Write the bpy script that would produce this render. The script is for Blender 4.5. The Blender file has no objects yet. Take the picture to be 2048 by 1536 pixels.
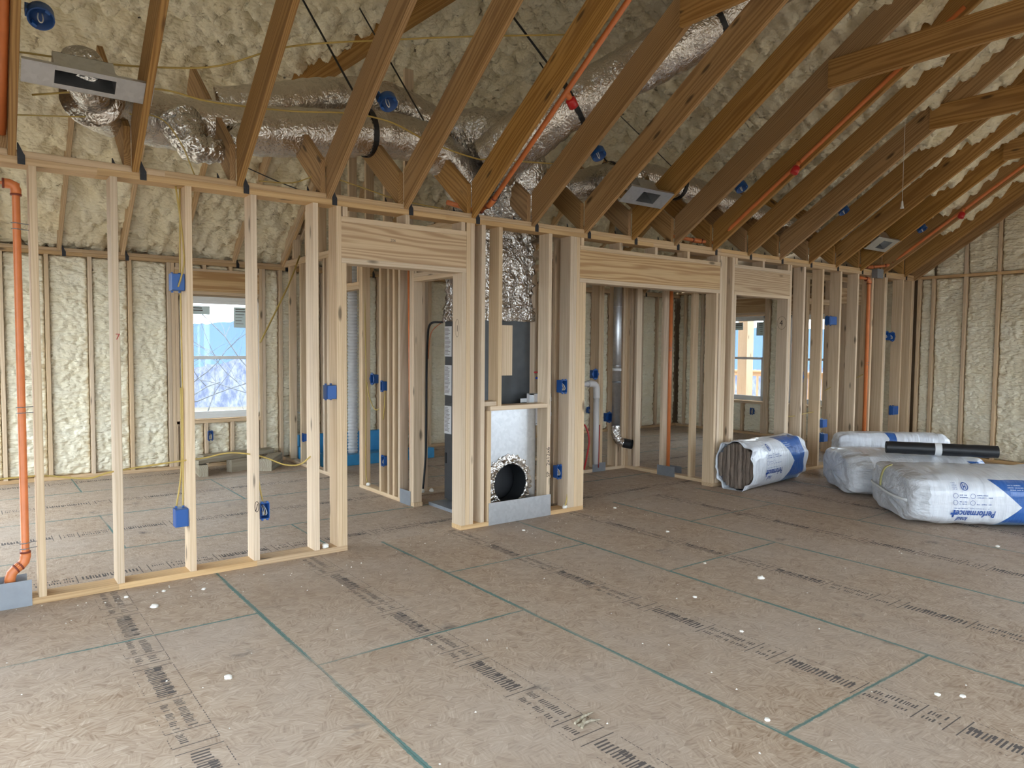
import bpy, bmesh, math, random
from mathutils import Vector, Matrix, noise
random.seed(7)
sc = bpy.context.scene
COL = sc.collection

# ---------------------------------------------------------------- camera
def V(*a): return Vector(a)
_yaw, _pit, _rol = (math.radians(a) for a in (52.93, 2.974, 0.487))
_f = V(math.cos(_yaw)*math.cos(_pit), math.sin(_yaw)*math.cos(_pit), -math.sin(_pit))
_r = V(math.sin(_yaw), -math.cos(_yaw), 0); _u = _r.cross(_f)
_R = _r*math.cos(_rol)+_u*math.sin(_rol); _U = _u*math.cos(_rol)-_r*math.sin(_rol)
cam = bpy.data.cameras.new('camera'); cam.sensor_width = 36; cam.lens = 36*1451.76/2048
cam.clip_start = 0.05; cam.clip_end = 3000
camo = bpy.data.objects.new('camera', cam); COL.objects.link(camo)
m = Matrix.Identity(4)
for i in range(3): m[i][0], m[i][1], m[i][2] = _R[i], _U[i], -_f[i]
m[2][3] = 1.48
camo.matrix_world = m; sc.camera = camo
# ---------------------------------------------------------------- world, exposure
w = bpy.data.worlds.new('overcast_sky'); sc.world = w; w.use_nodes = True
nt = w.node_tree; nt.nodes.clear()
bg = nt.nodes.new('ShaderNodeBackground'); wo = nt.nodes.new('ShaderNodeOutputWorld')
bg.inputs['Color'].default_value = (0.80, 0.91, 1.0, 1); bg.inputs['Strength'].default_value = 1.0
nt.links.new(bg.outputs[0], wo.inputs[0])
sc.view_settings.view_transform = 'Standard'; sc.view_settings.look = 'None'
sc.view_settings.gamma = 1; sc.view_settings.use_curve_mapping = False
sc.view_settings.exposure = 2.9
cy = sc.cycles
cy.use_denoising = True; cy.use_adaptive_sampling = True; cy.adaptive_threshold = .04; cy.max_bounces = 5; cy.diffuse_bounces = 4; cy.glossy_bounces = 3
cy.transparent_max_bounces = 8; cy.transmission_bounces = 3; cy.sample_clamp_indirect = 6; cy.caustics_reflective = False; cy.caustics_refractive = False
H = math.pi/2

# ---------------------------------------------------------------- materials
MATS = {}
class NT:
    def __init__(s, name, rough=0.7, metal=0.0):
        s.m = bpy.data.materials.new(name); s.m.use_nodes = True; s.t = s.m.node_tree
        s.b = s.t.nodes['Principled BSDF']; s.b.inputs['Roughness'].default_value = rough
        s.b.inputs['Metallic'].default_value = metal; MATS[name] = s.m
    def n(s, typ, **kw):
        x = s.t.nodes.new('ShaderNode'+typ)
        for k, v in kw.items():
            if k.startswith('_'): setattr(x, k[1:], v)
            else: s.set(x, k, v)
        return x
    def set(s, node, key, v):
        key = int(key[1:]) if key[0] == 'i' and key[1:].isdigit() else key.replace('_', ' ')
        i = node.inputs[key]
        if isinstance(v, bpy.types.NodeSocket): s.t.links.new(v, i)
        else: i.default_value = v
    def math(s, op, a, b=0.0, c=0.0, clamp=False):
        x = s.n('Math', _operation=op, _use_clamp=clamp)
        for i, v in enumerate((a, b, c)): s.set(x, 'i%d' % i, v)
        return x.outputs[0]
    def mix(s, f, a, b, blend='MIX'):
        x = s.n('Mix', _data_type='RGBA', _blend_type=blend)
        for i, v in ((0, f), (6, a), (7, b)):
            if not isinstance(v, bpy.types.NodeSocket) and i > 0: v = (*v[:3], 1)
            s.set(x, 'i%d' % i, v)
        return x.outputs[2]
    def ramp(s, f, pts):
        x = s.n('ValToRGB'); s.set(x, 'i0', f); e = x.color_ramp.elements
        while len(e) < len(pts): e.new(0.5)
        for q, (p, c) in zip(e, pts): q.position = p; q.color = (*c, 1) if len(c) == 3 else c
        return x.outputs[0]
    def gray(s, f, p0, p1): return s.ramp(f, [(p0, (0, 0, 0)), (p1, (1, 1, 1))])
    def coord(s, kind='Object'): return s.n('TexCoord').outputs[kind]
    def map(s, v, scale=(1, 1, 1), rot=(0, 0, 0), loc=(0, 0, 0)):
        x = s.n('Mapping'); s.set(x, 'Vector', v); s.set(x, 'Scale', scale); s.set(x, 'Rotation', rot); s.set(x, 'Location', loc)
        return x.outputs[0]
    def noise(s, v, scale, detail=2, rough=.5, out=0):
        return s.n('TexNoise', Vector=v, Scale=scale, Detail=detail, Roughness=rough).outputs[out]
    def vor(s, v, scale, out=0, feature='F1'):
        return s.n('TexVoronoi', _feature=feature, Vector=v, Scale=scale).outputs[out]
    def bump(s, h, strength=.3, dist=.01):
        s.set(s.b, 'Normal', s.n('Bump', Strength=strength, Distance=dist, Height=h).outputs[0])
    def col(s, c): s.set(s.b, 'Base_Color', c if isinstance(c, bpy.types.NodeSocket) else (*c, 1))
    def sep(s, v): return s.n('SeparateXYZ', Vector=v).outputs

def simple(name, c, rough=.6, metal=0, bump=None, var=0):
    t = NT(name, rough, metal)
    if var:
        f = t.noise(t.coord(), 14, 3)
        t.col(t.mix(t.gray(f, .3, .7), tuple(x*(1-var) for x in c), tuple(min(1, x*(1+var)) for x in c)))
    else: t.col(c)
    if bump: t.bump(t.noise(t.coord(), bump[0], 3), bump[1], .005)
    return t.m

def wood(name, pale, dark, ring, contrast, rnd=.18, weather=0.15):
    t = NT(name, .72)
    o = t.n('ObjectInfo').outputs['Random']
    co = t.n('VectorMath', _operation='ADD', i0=t.coord(), i1=t.n('CombineXYZ', X=t.math('MULTIPLY_ADD', o, .11, .03), Y=t.math('MULTIPLY_ADD', o, -.17, .05), Z=t.math('MULTIPLY', o, 37.)).outputs[0]).outputs[0]
    st = t.map(co, (1, 1, .07))
    d = t.n('VectorMath', _operation='SCALE', i0=t.noise(st, 7, 2, .5, 1), Scale=.10).outputs[0]
    st2 = t.n('VectorMath', _operation='ADD', i0=st, i1=d).outputs[0]
    wv = t.n('TexWave', _wave_type='RINGS', _rings_direction='Z', Vector=st2, Scale=ring, Distortion=1.2, Detail=1.0, Detail_Scale=1.2).outputs[1]
    fine = t.noise(t.map(co, (130, 130, 3)), 1, 1)
    a = t.math('MULTIPLY', t.gray(wv, .25, .95), contrast)
    c = t.mix(a, pale, dark)
    c = t.mix(t.math('MULTIPLY', t.gray(fine, .45, .75), .35), c, dark)
    # knots
    kv = t.map(co, (9, 9, 2.6))
    kn = t.n('TexVoronoi', _feature='F1', Vector=kv, Scale=1.0); kd = kn.outputs[0]
    sel = t.math('GREATER_THAN', t.sep(kn.outputs['Color'])[0], .62)
    k = t.math('MULTIPLY', t.math('SUBTRACT', 1, t.gray(kd, .08, .17)), sel)
    c = t.mix(t.math('MULTIPLY', k, .85), c, tuple(x*.22 for x in dark))
    # weathering: greyish boards and blotches
    bl = t.math('MULTIPLY', t.gray(t.noise(t.map(co, (5, 5, 1.2)), 1, 1), .5, .72), weather)
    c = t.mix(bl, c, (.30, .24, .19))
    g = t.n('HueSaturation', Color=c, Value=t.math('MULTIPLY_ADD', o, 2*rnd, 1-rnd), Saturation=t.math('MULTIPLY_ADD', t.math('FRACT', t.math('MULTIPLY', o, 7.3)), .25, .88), Hue=.5)
    t.col(g.outputs[0])
    return t.m
WS = wood('stud_wood', (.67, .52, .36), (.47, .325, .19), 20, .38, .10, .10)
WR = wood('rafter_wood', (.45, .265, .105), (.235, .115, .04), 24, .7, .10, .10)
WH = wood('header_wood', (.62, .44, .25), (.36, .20, .09), 17, .75, .07, .08)
WP = wood('plate_wood', (.60, .42, .24), (.40, .25, .125), 18, .5, .10, .12)
WD = wood('porch_wood', (.62, .42, .26), (.45, .28, .16), 16, .5, .1, .1)
WB = wood('weathered_board_wood', (.40, .36, .28), (.24, .20, .14), 16, .6, .2, .4)

def foam(name, c0, c1):
    t = NT(name, .85); co = t.coord()
    n1 = t.noise(co, 3, 1); n2 = t.noise(co, 28, 1, .6)
    c = t.mix(t.gray(n1, .3, .7), c0, c1)
    t.col(c)
    v = t.vor(t.map(co, (24, 24, 34)), 1, 0)
    rp = t.noise(t.map(co, (13, 13, 40)), 1, 1, .5)
    h = t.math('SUBTRACT', t.math('MULTIPLY_ADD', rp, 1.3, t.math('MULTIPLY', n2, .4)), t.math('MULTIPLY', t.math('MULTIPLY', v, v), .55))
    t.bump(h, .85, .022)
    return t.m
FO = foam('spray_foam', (.88, .83, .67), (.85, .77, .57))

def osb():
    t = NT('osb_panel', .8); co = t.coord()
    oi = t.n('ObjectInfo').outputs['Random']
    p = t.n('VectorMath', _operation='ADD', i0=co, i1=t.n('CombineXYZ', X=t.math('MULTIPLY', oi, 31), Y=t.math('MULTIPLY', oi, 57), Z=0.0).outputs[0]).outputs[0]
    cell = t.n('TexVoronoi', _feature='F1', Vector=t.map(p, (1, 1, 0)), Scale=19.0).outputs
    rot = t.n('VectorRotate', _rotation_type='Z_AXIS', Vector=p, Angle=t.math('MULTIPLY', t.sep(cell[1])[0], 3.14)).outputs[0]
    fl1 = t.noise(t.map(rot, (9, 95, 1)), 1, 2, .6)
    fl2 = t.noise(t.map(p, (14, 120, 1), (0, 0, .9)), 1, 1, .5)
    acc = t.math('ADD', t.math('MULTIPLY', fl1, .64), t.math('ADD', t.math('MULTIPLY', fl2, .25), t.math('MULTIPLY', t.sep(cell[1])[1], .11)))
    c = t.ramp(acc, [(.30, (.25, .165, .105)), (.46, (.42, .315, .23)), (.58, (.50, .395, .30)), (.72, (.64, .54, .44))])
    big = t.gray(t.noise(p, 1.1, 4, .55), .35, .68)
    c = t.mix(t.math('MULTIPLY', big, .42), c, (.50, .44, .39))          # plaster dust film
    wet = t.gray(t.noise(t.map(p, (1, 1, 1), (0, 0, 0), (40, 3, 0)), .8, 3), .55, .75)
    c = t.mix(t.math('MULTIPLY', wet, .35), c, (.30, .19, .11))
    # dark scuffs
    sn = t.vor(t.map(p, (1.5, 2.1, 1)), 1); sc_ = t.noise(t.map(p, (9, 22, 1), (0, 0, .6)), 1, 3, .7)
    sf = t.math('MULTIPLY', t.math('SUBTRACT', 1, t.gray(sn, .02, .13)), t.gray(sc_, .42, .62))
    c = t.mix(t.math('MULTIPLY', sf, .75), c, (.07, .065, .07))
    # green painted panel edges
    s = t.sep(co); nz = t.noise(p, 30, 3, .7)
    ex = t.math('SUBTRACT', .611, t.math('ABSOLUTE', s[0])); ey = t.math('SUBTRACT', 1.221, t.math('ABSOLUTE', s[1]))
    ed = t.math('MINIMUM', ex, t.math('ADD', ey, .004))
    gm = t.math('MULTIPLY', t.math('LESS_THAN', t.math('ADD', ed, t.math('MULTIPLY', nz, .016)), .0205), t.gray(t.noise(p, 1.6, 2), .28, .5))
    c = t.mix(t.math('MULTIPLY', gm, .82), c, (.055, .20, .20))
    t.col(c)
    t.set(t.b, 'Roughness', t.math('MULTIPLY_ADD', acc, -.2, .78))
    return t.m
OSB = osb()

def foil(name, c=(.76, .71, .66), rough=.27, bs=(17, 60), st=.42):
    t = NT(name, rough, .95); co = t.coord()
    a = t.noise(co, bs[0], 4, .65); b = t.vor(t.noise(co, 9, 2, .5, 1), bs[1]/6., 0)
    t.col(t.mix(t.gray(a, .3, .75), tuple(x*.8 for x in c), c))
    t.bump(t.math('ADD', a, t.math('MULTIPLY', b, .6)), st, .02)
    return t.m
FOIL = foil('duct_foil')
FOILW = foil('crumpled_foil', (.80, .77, .74), .2, (14, 40), .9)
GAL = NT('galvanized_steel', .34, .9); _co = GAL.coord()
GAL.col(GAL.mix(GAL.gray(GAL.vor(_co, 40, 1), .2, .9), (.56, .58, .61), (.63, .65, .68))); GAL = GAL.m
GALD = simple('grey_steel_plate', (.30, .33, .37), .45, .6, None, .06)
BLACKM = simple('black_steel', (.02, .02, .025), .4, .3)
BLKP = simple('black_plastic', (.012, .013, .016), .45)
BLKD = simple('duct_interior', (.012, .014, .016), .5)
BLUE = simple('blue_pvc', (.014, .085, .31), .42)
BLUED = simple('blue_pvc_shaded', (.012, .06, .22), .5)  # darker copy of the blue PVC: shade inside the cups as colour
PAN = simple('blue_shower_pan', (.035, .27, .55), .5, 0, None, .08)
ORG = simple('orange_cpvc', (.66, .20, .065), .38, 0, None, .07)
ORGD = simple('orange_glue', (.20, .04, .02), .5)
RED = simple('red_plastic', (.50, .018, .022), .3)
WHT = simple('white_vinyl', (.80, .80, .78), .4)
WHTP = simple('white_plastic', (.76, .78, .80), .5, 0, (30, .1), .05)
GPVC = simple('pale_pvc', (.62, .60, .60), .4)
YEL = simple('yellow_cable_jacket', (.50, .36, .10), .5)
WIRE = simple('white_wire', (.72, .72, .70), .4)
GREY = simple('furnace_grey', (.085, .092, .10), .42, .3, None, .08)
GBOX = simple('grey_pvc_box', (.19, .20, .22), .5)
LABEL = simple('white_label', (.70, .71, .72), .5)
INK = simple('printed_ink', (.11, .095, .09), .9)
INKB = simple('blue_print_ink', (.022, .08, .32), .5)
INKW = simple('white_print_ink', (.6, .68, .8), .5)
MARK = simple('black_marker', (.03, .02, .02), .8)
MARKR = simple('red_marker', (.35, .03, .03), .8)
CRUMB = simple('foam_crumb', (.84, .82, .76), .9, 0, (40, .4))
STICK = simple('window_sticker', (.62, .74, .74), .6)
PEXB = simple('blue_pex', (.01, .05, .42), .4)
PEXR = simple('red_pex', (.42, .015, .02), .4)
SLATE = simple('sheathing', (.30, .22, .14), .9)
BASE = simple('joint_shadow_base', (.05, .035, .025), .9)
BARK = simple('tree_bark', (.16, .16, .17), .9, 0, (12, .5), .25)
HILLF = simple('far_hill_haze_blue', (.075, .12, .19), 1, 0, None, .12)  # blue of the distance haze is put into the hill colour
HILLN = NT('near_hill_hazy_woods', 1); _f2 = HILLN.noise(HILLN.map(HILLN.coord(), (1, 1, .25)), 1.4, 6, .75)
HILLN.col(HILLN.mix(HILLN.gray(_f2, .4, .62), (.085, .095, .145), (.22, .215, .27))); HILLN = HILLN.m  # bare woods, with bluish-purple haze mixed into both colours
GRND = simple('leaf_litter', (.18, .15, .11), 1, 0, None, .3)
GLS = NT('window_glass', .02); _g = GLS
_mx = _g.n('MixShader'); _tr = _g.n('BsdfTransparent', Color=(.95, .98, .99, 1)); _gl = _g.n('BsdfGlossy', Roughness=.02)
_g.set(_mx, 'i0', _g.n('Fresnel', IOR=1.35).outputs[0]); _g.set(_mx, 'i1', _tr.outputs[0]); _g.set(_mx, 'i2', _gl.outputs[0])
_g.t.links.new(_mx.outputs[0], _g.t.nodes['Material Output'].inputs[0]); GLS = _g.m

def bag_mat(name, L, u0, u1, zc, hz, side, end_clear):
    """white plastic film, blue chevron print on one long side; local x = length, z = up from the floor"""
    t = NT(name, .3); co = t.coord(); s = t.sep(co)
    wr = t.noise(t.map(co, (26, 3, 3)), 1, 4, .6); wr2 = t.noise(t.map(co, (3, 14, 14)), 1, 3, .6)
    c = t.mix(t.gray(wr, .3, .75), (.66, .70, .77), (.82, .86, .93))
    cl = t.math('LESS_THAN', t.math('ADD', s[0], t.math('MULTIPLY', wr2, .10)), end_clear+.05)
    c = t.mix(t.math('MULTIPLY', cl, .8), c, t.mix(t.gray(t.noise(co, 7, 4), .35, .7), (.42, .44, .47), (.70, .73, .78)))
    tip = t.math('SUBTRACT', 1, t.math('DIVIDE', t.math('ABSOLUTE', t.math('SUBTRACT', s[2], zc)), hz))
    lim = t.math('MULTIPLY_ADD', tip, .24, u0)
    on = t.math('MULTIPLY', t.math('GREATER_THAN', s[0], lim), t.math('LESS_THAN', s[0], u1))
    on = t.math('MULTIPLY', on, t.math('MULTIPLY', t.math('GREATER_THAN', t.math('MULTIPLY', s[1], side), .02), t.math('LESS_THAN', s[2], zc+hz*.95)))
    low = t.math('GREATER_THAN', s[2], zc-hz*.62)
    blu = t.mix(low, (.14, .25, .42), (.035, .13, .42))
    c = t.mix(on, c, blu)
    t.col(c); t.bump(t.math('ADD', wr, t.math('MULTIPLY', t.math('MULTIPLY_ADD', cl, 2.2, .8), wr2)), .5, .025)
    t.set(t.b, 'Roughness', t.math('MULTIPLY_ADD', wr, .25, .2))
    t.set(t.b, 'Coat_Weight', .3)
    return t.m
FIB = NT('brown_glass_wool', .95); _n = FIB.noise(FIB.map(FIB.coord(), (6, 60, 6)), 1, 4, .7)
FIB.col(FIB.mix(FIB.gray(_n, .3, .7), (.10, .075, .06), (.30, .235, .19))); FIB.bump(_n, .9, .02); FIB = FIB.m

# ---------------------------------------------------------------- object helpers
WM = {}
def link(o, parent=None, world=None):
    COL.objects.link(o)
    world = world if world is not None else Matrix.Identity(4)
    if parent is None: o.matrix_basis = world
    else:
        o.parent = parent; o.matrix_basis = WM[parent.name].inverted() @ world
    WM[o.name] = world
    return o
def tag(o, label=None, cat=None, group=None, kind=None):
    if label: o['label'] = label
    if cat: o['category'] = cat
    if group: o['group'] = group
    if kind: o['kind'] = kind
    return o
def empty(name, loc=(0, 0, 0), label=None, cat=None, group=None, kind=None, rot=None):
    o = bpy.data.objects.new(name, None); o.empty_display_size = .1
    wm = Matrix.Translation(loc) @ (rot.to_4x4() if rot else Matrix.Identity(4))
    link(o, None, wm); return tag(o, label, cat, group, kind)
def mesh(name, verts, faces, mat, smooth=False):
    me = bpy.data.meshes.new(name); me.from_pydata(verts, [], faces); me.materials.append(mat)
    if smooth: me.polygons.foreach_set('use_smooth', [True]*len(me.polygons))
    me.update(); return me
def add(name, me, parent=None, world=None):
    return link(bpy.data.objects.new(name, me), parent, world)
class MB:
    def __init__(s): s.v = []; s.f = []
    def box(s, lo, hi, M=None, c=0):
        x0, y0, z0 = lo; x1, y1, z1 = hi; b = len(s.v)
        pts = [V(x, y, z) for z in (z0, z1) for x, y in ((x0, y0), (x1, y0), (x1, y1), (x0, y1))]
        s.v += [tuple(M @ p) if M else tuple(p) for p in pts]
        s.f += [tuple(b+i for i in q) for q in ((3, 2, 1, 0), (4, 5, 6, 7), (0, 1, 5, 4), (1, 2, 6, 5), (2, 3, 7, 6), (3, 0, 4, 7))]
        return s
    def tube(s, path, r, seg=10, cap=True, dispf=None):
        path = [Vector(p) for p in path]; n = len(path); b = len(s.v)
        t0 = (path[1]-path[0]).normalized(); ref = V(0, 0, 1) if abs(t0.z) < .9 else V(1, 0, 0)
        x = t0.cross(ref).normalized()
        for i, p in enumerate(path):
            t = (path[min(i+1, n-1)]-path[max(i-1, 0)])
            t = t.normalized() if t.length > 1e-9 else t0
            x = (x-t*x.dot(t)).normalized(); y = t.cross(x)
            rr = r[i] if isinstance(r, (list, tuple)) else r
            for k in range(seg):
                a = 2*math.pi*k/seg; dd = x*math.cos(a)+y*math.sin(a)
                q = p+dd*(rr+(dispf(i, a, p+dd*rr) if dispf else 0))
                s.v.append(tuple(q))
        for i in range(n-1):
            for k in range(seg):
                k2 = (k+1) % seg
                s.f.append((b+i*seg+k, b+i*seg+k2, b+(i+1)*seg+k2, b+(i+1)*seg+k))
        if cap:
            s.f.append(tuple(b+k for k in reversed(range(seg)))); s.f.append(tuple(b+(n-1)*seg+k for k in range(seg)))
        return s
    def prism(s, poly, y0, y1, M=None):
        b = len(s.v); n = len(poly)
        for y in (y0, y1):
            for (x, z) in poly:
                p = V(x, y, z); s.v.append(tuple(M @ p) if M else tuple(p))
        s.f.append(tuple(b+i for i in range(n))); s.f.append(tuple(b+n+i for i in reversed(range(n))))
        for i in range(n):
            j = (i+1) % n; s.f.append((b+j, b+i, b+n+i, b+n+j))
        return s
    def mesh(s, name, mat, smooth=False): return mesh(name, s.v, s.f, mat, smooth)
    def build(s, name, mat, parent=None, smooth=False, world=None):
        # vertices are in world space; the object's origin is put at the centre of its base
        if world is None:
            xs = [v[0] for v in s.v]; ys = [v[1] for v in s.v]; zs = [v[2] for v in s.v]
            o = V((min(xs)+max(xs))/2, (min(ys)+max(ys))/2, min(zs))
            s.v = [(v[0]-o.x, v[1]-o.y, v[2]-o.z) for v in s.v]; world = Matrix.Translation(o)
        return add(name, mesh(name, s.v, s.f, mat, smooth), parent, world)
def smooth_path(pts, k=8):
    pts = [Vector(p) for p in pts]; out = []
    P = [pts[0]*2-pts[1]]+pts+[pts[-1]*2-pts[-2]]
    for i in range(1, len(P)-2):
        for j in range(k):
            t = j/k; a, b, c, d = P[i-1], P[i], P[i+1], P[i+2]
            out.append(.5*((2*b)+(c-a)*t+(2*a-5*b+4*c-d)*t*t+(3*b-a-3*c+d)*t**3))
    out.append(pts[-1]); return out
LCACHE = {}
def lumber(name, parent, p0, p1, wx, dy, mat, xdir, cut0=0, cut1=0):
    """board from p0 to p1 (centre line); wx = size along xdir, dy = the other; ends may be sloped along the y axis (cut = slope)"""
    p0, p1 = Vector(p0), Vector(p1); z = (p1-p0); L = z.length; z.normalize()
    x = Vector(xdir); x = (x-z*x.dot(z)).normalized(); y = z.cross(x)
    key = (round(wx, 4), round(dy, 4), round(L, 3), mat.name, round(cut0, 3), round(cut1, 3))
    if key not in LCACHE:
        a, b, c = wx/2, dy/2, .0025
        sec = [(a-c, -b), (a, -b+c), (a, b-c), (a-c, b), (-a+c, b), (-a, b-c), (-a, -b+c), (-a+c, -b)]
        v = [(q[0], q[1], q[1]*cut0) for q in sec]+[(q[0], q[1], L+q[1]*cut1) for q in sec]
        f = [tuple(reversed(range(8))), tuple(range(8, 16))]+[(i, (i+1) % 8, 8+(i+1) % 8, 8+i) for i in range(8)]
        LCACHE[key] = mesh(name, v, f, mat)
    M = Matrix.Identity(4)
    for i in range(3): M[i][0], M[i][1], M[i][2], M[i][3] = x[i], y[i], z[i], p0[i]
    return add(name, LCACHE[key], parent, M)
def vstud(name, parent, x0, x1, y0, y1, z0, z1, mat=None):
    return lumber(name, parent, ((x0+x1)/2, (y0+y1)/2, z0), ((x0+x1)/2, (y0+y1)/2, z1), x1-x0, y1-y0, mat or WS, (1, 0, 0))
def xplate(name, parent, x0, x1, y0, y1, z0, z1, mat=None):
    return lumber(name, parent, (x0, (y0+y1)/2, (z0+z1)/2), (x1, (y0+y1)/2, (z0+z1)/2), y1-y0, z1-z0, mat or WP, (0, 1, 0))
def yplate(name, parent, x0, x1, y0, y1, z0, z1, mat=None):
    return lumber(name, parent, ((x0+x1)/2, y0, (z0+z1)/2), ((x0+x1)/2, y1, (z0+z1)/2), x1-x0, z1-z0, mat or WP, (1, 0, 0))
def lump(p, sc_):
    d = noise.voronoi(p*sc_)[0]
    return 1.25*d[0]*d[0]
def foam_bay(parent, o, ud, vd, nd, w, h, seed, cellw=.015, thick=.036, topf=None):
    """sprayed foam between two studs; o = lower corner at stud face depth, nd = into the room"""
    if w < .03 or h < .03: return
    o, ud, vd, nd = Vector(o), Vector(ud), Vector(vd), Vector(nd)
    nu = max(4, int(w/cellw)); nv = max(4, int(h/(cellw*1.1))); vs = []
    so = V(seed*3.1, seed*1.7, seed)
    for j in range(nv+1):
        for i in range(nu+1):
            u, v = w*i/nu, h*j/nv
            if topf: v = v/h*topf(u)
            q = V(u, v, 0)+so
            wv_ = V(noise.noise(q*6)*.03, noise.noise(q*6+V(5, 5, 5))*.03, 0)
            fold = .35-abs(noise.noise(V(u*4, v*17, 0)+so+wv_*9))*1.6   # sideways folds of the sprayed passes
            lp = lump(V(u*1.0, v*1.7, 0)+so+wv_, 17)
            big = noise.noise(q*2.6)
            d = -thick+.018*fold+.030*(.35-lp)+.018*big
            e = min(u, w-u); e2 = min(v, h-v)
            d -= .024*math.exp(-e/.018)*(.6+.8*abs(noise.noise(V(u*2, v*9, 5)+so)))+.012*math.exp(-e2/.02)
            if i in (0, nu) or j in (0, nv): d -= .03
            vs.append(tuple(o+ud*u+vd*v+nd*d))
    fs = []
    for j in range(nv):
        for i in range(nu):
            a = j*(nu+1)+i; fs.append((a, a+1, a+nu+2, a+nu+1))
    if ud.cross(vd).dot(nd) < 0: fs = [tuple(reversed(q)) for q in fs]
    b = MB(); b.v = vs; b.f = fs
    return b.build('spray_foam_panel', FO, parent, True)

# ---------------------------------------------------------------- SETTING: floor
X0, X1, YF, YW, YB = -1.3, 10.8, -2.5, 4.83, 9.12       # room limits
floor = empty('floor', (0, 0, 0), kind='structure')
MB().box((X0-.15, YF-.15, -.25), (X1+.25, YB+.2, -.021)).build('floor_deck', BASE, floor)
rs = random.Random(3)
def stamp(lo, hi):
    """ink of the panel stamp, run along local y: dashed borders, cross bars and rows of small strokes"""
    b = MB(); r = random.Random(11)
    def q(x0, x1, y0, y1):
        y0, y1 = max(y0, lo), min(y1, hi)
        if y1-y0 < .002: return
        i = len(b.v); b.v += [(x0, y0, .0004), (x1, y0, .0004), (x1, y1, .0004), (x0, y1, .0004)]; b.f.append((i, i+1, i+2, i+3))
    y = -1.2
    kinds = ['big', 'gap', 'small', 'text', 'big', 'gap', 'small', 'text', 'big', 'gap', 'small', 'text', 'big']
    k = 0
    while y < 1.15:
        kd = kinds[k % len(kinds)]; k += 1
        ln = {'big': .36, 'gap': .05, 'small': .12, 'text': .30}[kd]
        q(-.085, .085, y, y+.005)
        if kd == 'big':
            yy = y+.03
            while yy < y+ln-.02:
                t = r.uniform(.006, .011); q(-.045+r.uniform(0, .01), .035-r.uniform(0, .012), yy, yy+t)
                if r.random() < .5: q(.0, .035, yy+t, yy+t+.007)
                yy += t+r.uniform(.006, .012)
        elif kd in ('small', 'text'):
            for x0, x1, dn in ((-.055, -.02, .75), (.0, .045, .85)):
                yy = y+.025
                while yy < y+ln-.02:
                    t = r.uniform(.004, .008)
                    if r.random() < dn: q(x0+r.uniform(0, .006), x1-r.uniform(0, .012), yy, yy+t)
                    yy += t+r.uniform(.004, .01)
        if kd != 'gap':
            yy = y+.01
            while yy < y+ln-.02:
                if r.random() < .85: q(.082, .0855, yy, yy+.013)
                if r.random() < .5: q(-.0855, -.0825, yy, yy+.009)
                yy += .02
        y += ln
    return b
def panel(cx, cy, rotated, lim, stamped=True):
    """one 1.22 x 2.44 panel, clipped to lim=(x0,x1,y0,y1); local y is the long way"""
    g = .0012; hx, hy = .61-g, 1.22-g
    if not rotated:
        lx0, lx1 = max(-hx, lim[0]-cx), min(hx, lim[1]-cx); ly0, ly1 = max(-hy, lim[2]-cy), min(hy, lim[3]-cy)
        M = Matrix.Translation((cx, cy, 0))
    else:       # local y -> world x, local x -> world -y
        ly0, ly1 = max(-hy, lim[0]-cx), min(hy, lim[1]-cx); lx0, lx1 = max(-hx, cy-lim[3]), min(hx, cy-lim[2])
        M = Matrix.Translation((cx, cy, 0)) @ Matrix.Rotation(-H, 4, 'Z')
    if lx1-lx0 < .02 or ly1-ly0 < .02: return
    b = MB().box((lx0, ly0, -.02), (lx1, ly1, 0))
    o = add('floor_panel', b.mesh('floor_panel', OSB), floor, M)
    if stamped and lx0 < -.1 and lx1 > .1:
        s = stamp(ly0+.01, ly1-.01)
        if s.f: add('panel_stamp', s.mesh('panel_stamp', INK), o, M)
lim = (X0, X1+.05, YF, YW+.07)
for i in range(-3, 9):
    cx = .655+1.22*i
    off = 3.97 if i % 2 == 0 else 3.155
    for k in range(-3, 2): panel(cx, off+1.22+2.44*k, False, lim)
lim = (X0, X1+.1, YW+.07, YB+.1)
for j in range(4):
    cy_ = 5.2+1.22*j
    for k in range(-2, 6): panel(.9+2.44*k+(1.22 if j % 2 else 0), cy_, True, lim)

# ---------------------------------------------------------------- SETTING: middle partition wall
ZP = 2.45      # underside of the double top plate
wm_ = empty('wall_middle', (4, YW, 0), kind='structure')
y0, y1 = YW, YW+.14
S = .038
for a, b_ in ((X0, .71), (.71, 1.53), (1.53, 2.176), (3.15, 4.473), (6.335, 6.678), (7.632, 9.3), (9.3, X1)):
    xplate('bottom_plate', wm_, a, b_, y0, y1, 0, S)
for a, b_ in ((X0, .64), (.64, 3.0), (3.0, 5.35), (5.35, 7.2), (7.2, 9.0), (9.0, X1)):
    xplate('top_plate', wm_, a, b_, y0, y1, ZP, ZP+S)
for a, b_ in ((X0, 1.0), (1.0, 2.6), (2.6, 4.1), (4.1, 6.4), (6.4, 8.2), (8.2, X1)):
    xplate('top_plate', wm_, a, b_, y0, y1, ZP+S, ZP+2*S)
full = [.308-.405*k for k in range(3, 0, -1)]+[.308, .704, 1.113, 1.512, 1.93, 2.10, 3.19, 3.228, 3.335, 4.036, 4.283, 4.321, 4.359, 6.39, 6.428, 6.468, 6.60, 7.69, 7.976, 8.382, 8.80, 9.22, 9.60, 9.933, 9.971, 10.44, 10.71, 10.755]
for x in full: vstud('stud', wm_, x, x+S, y0, y1, S, ZP)
for x in (2.138, 3.15, 4.397, 4.435, 6.335, 6.64, 7.652): vstud('jack_stud', wm_, x, x+S, y0, y1, S, 2.055)
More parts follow.
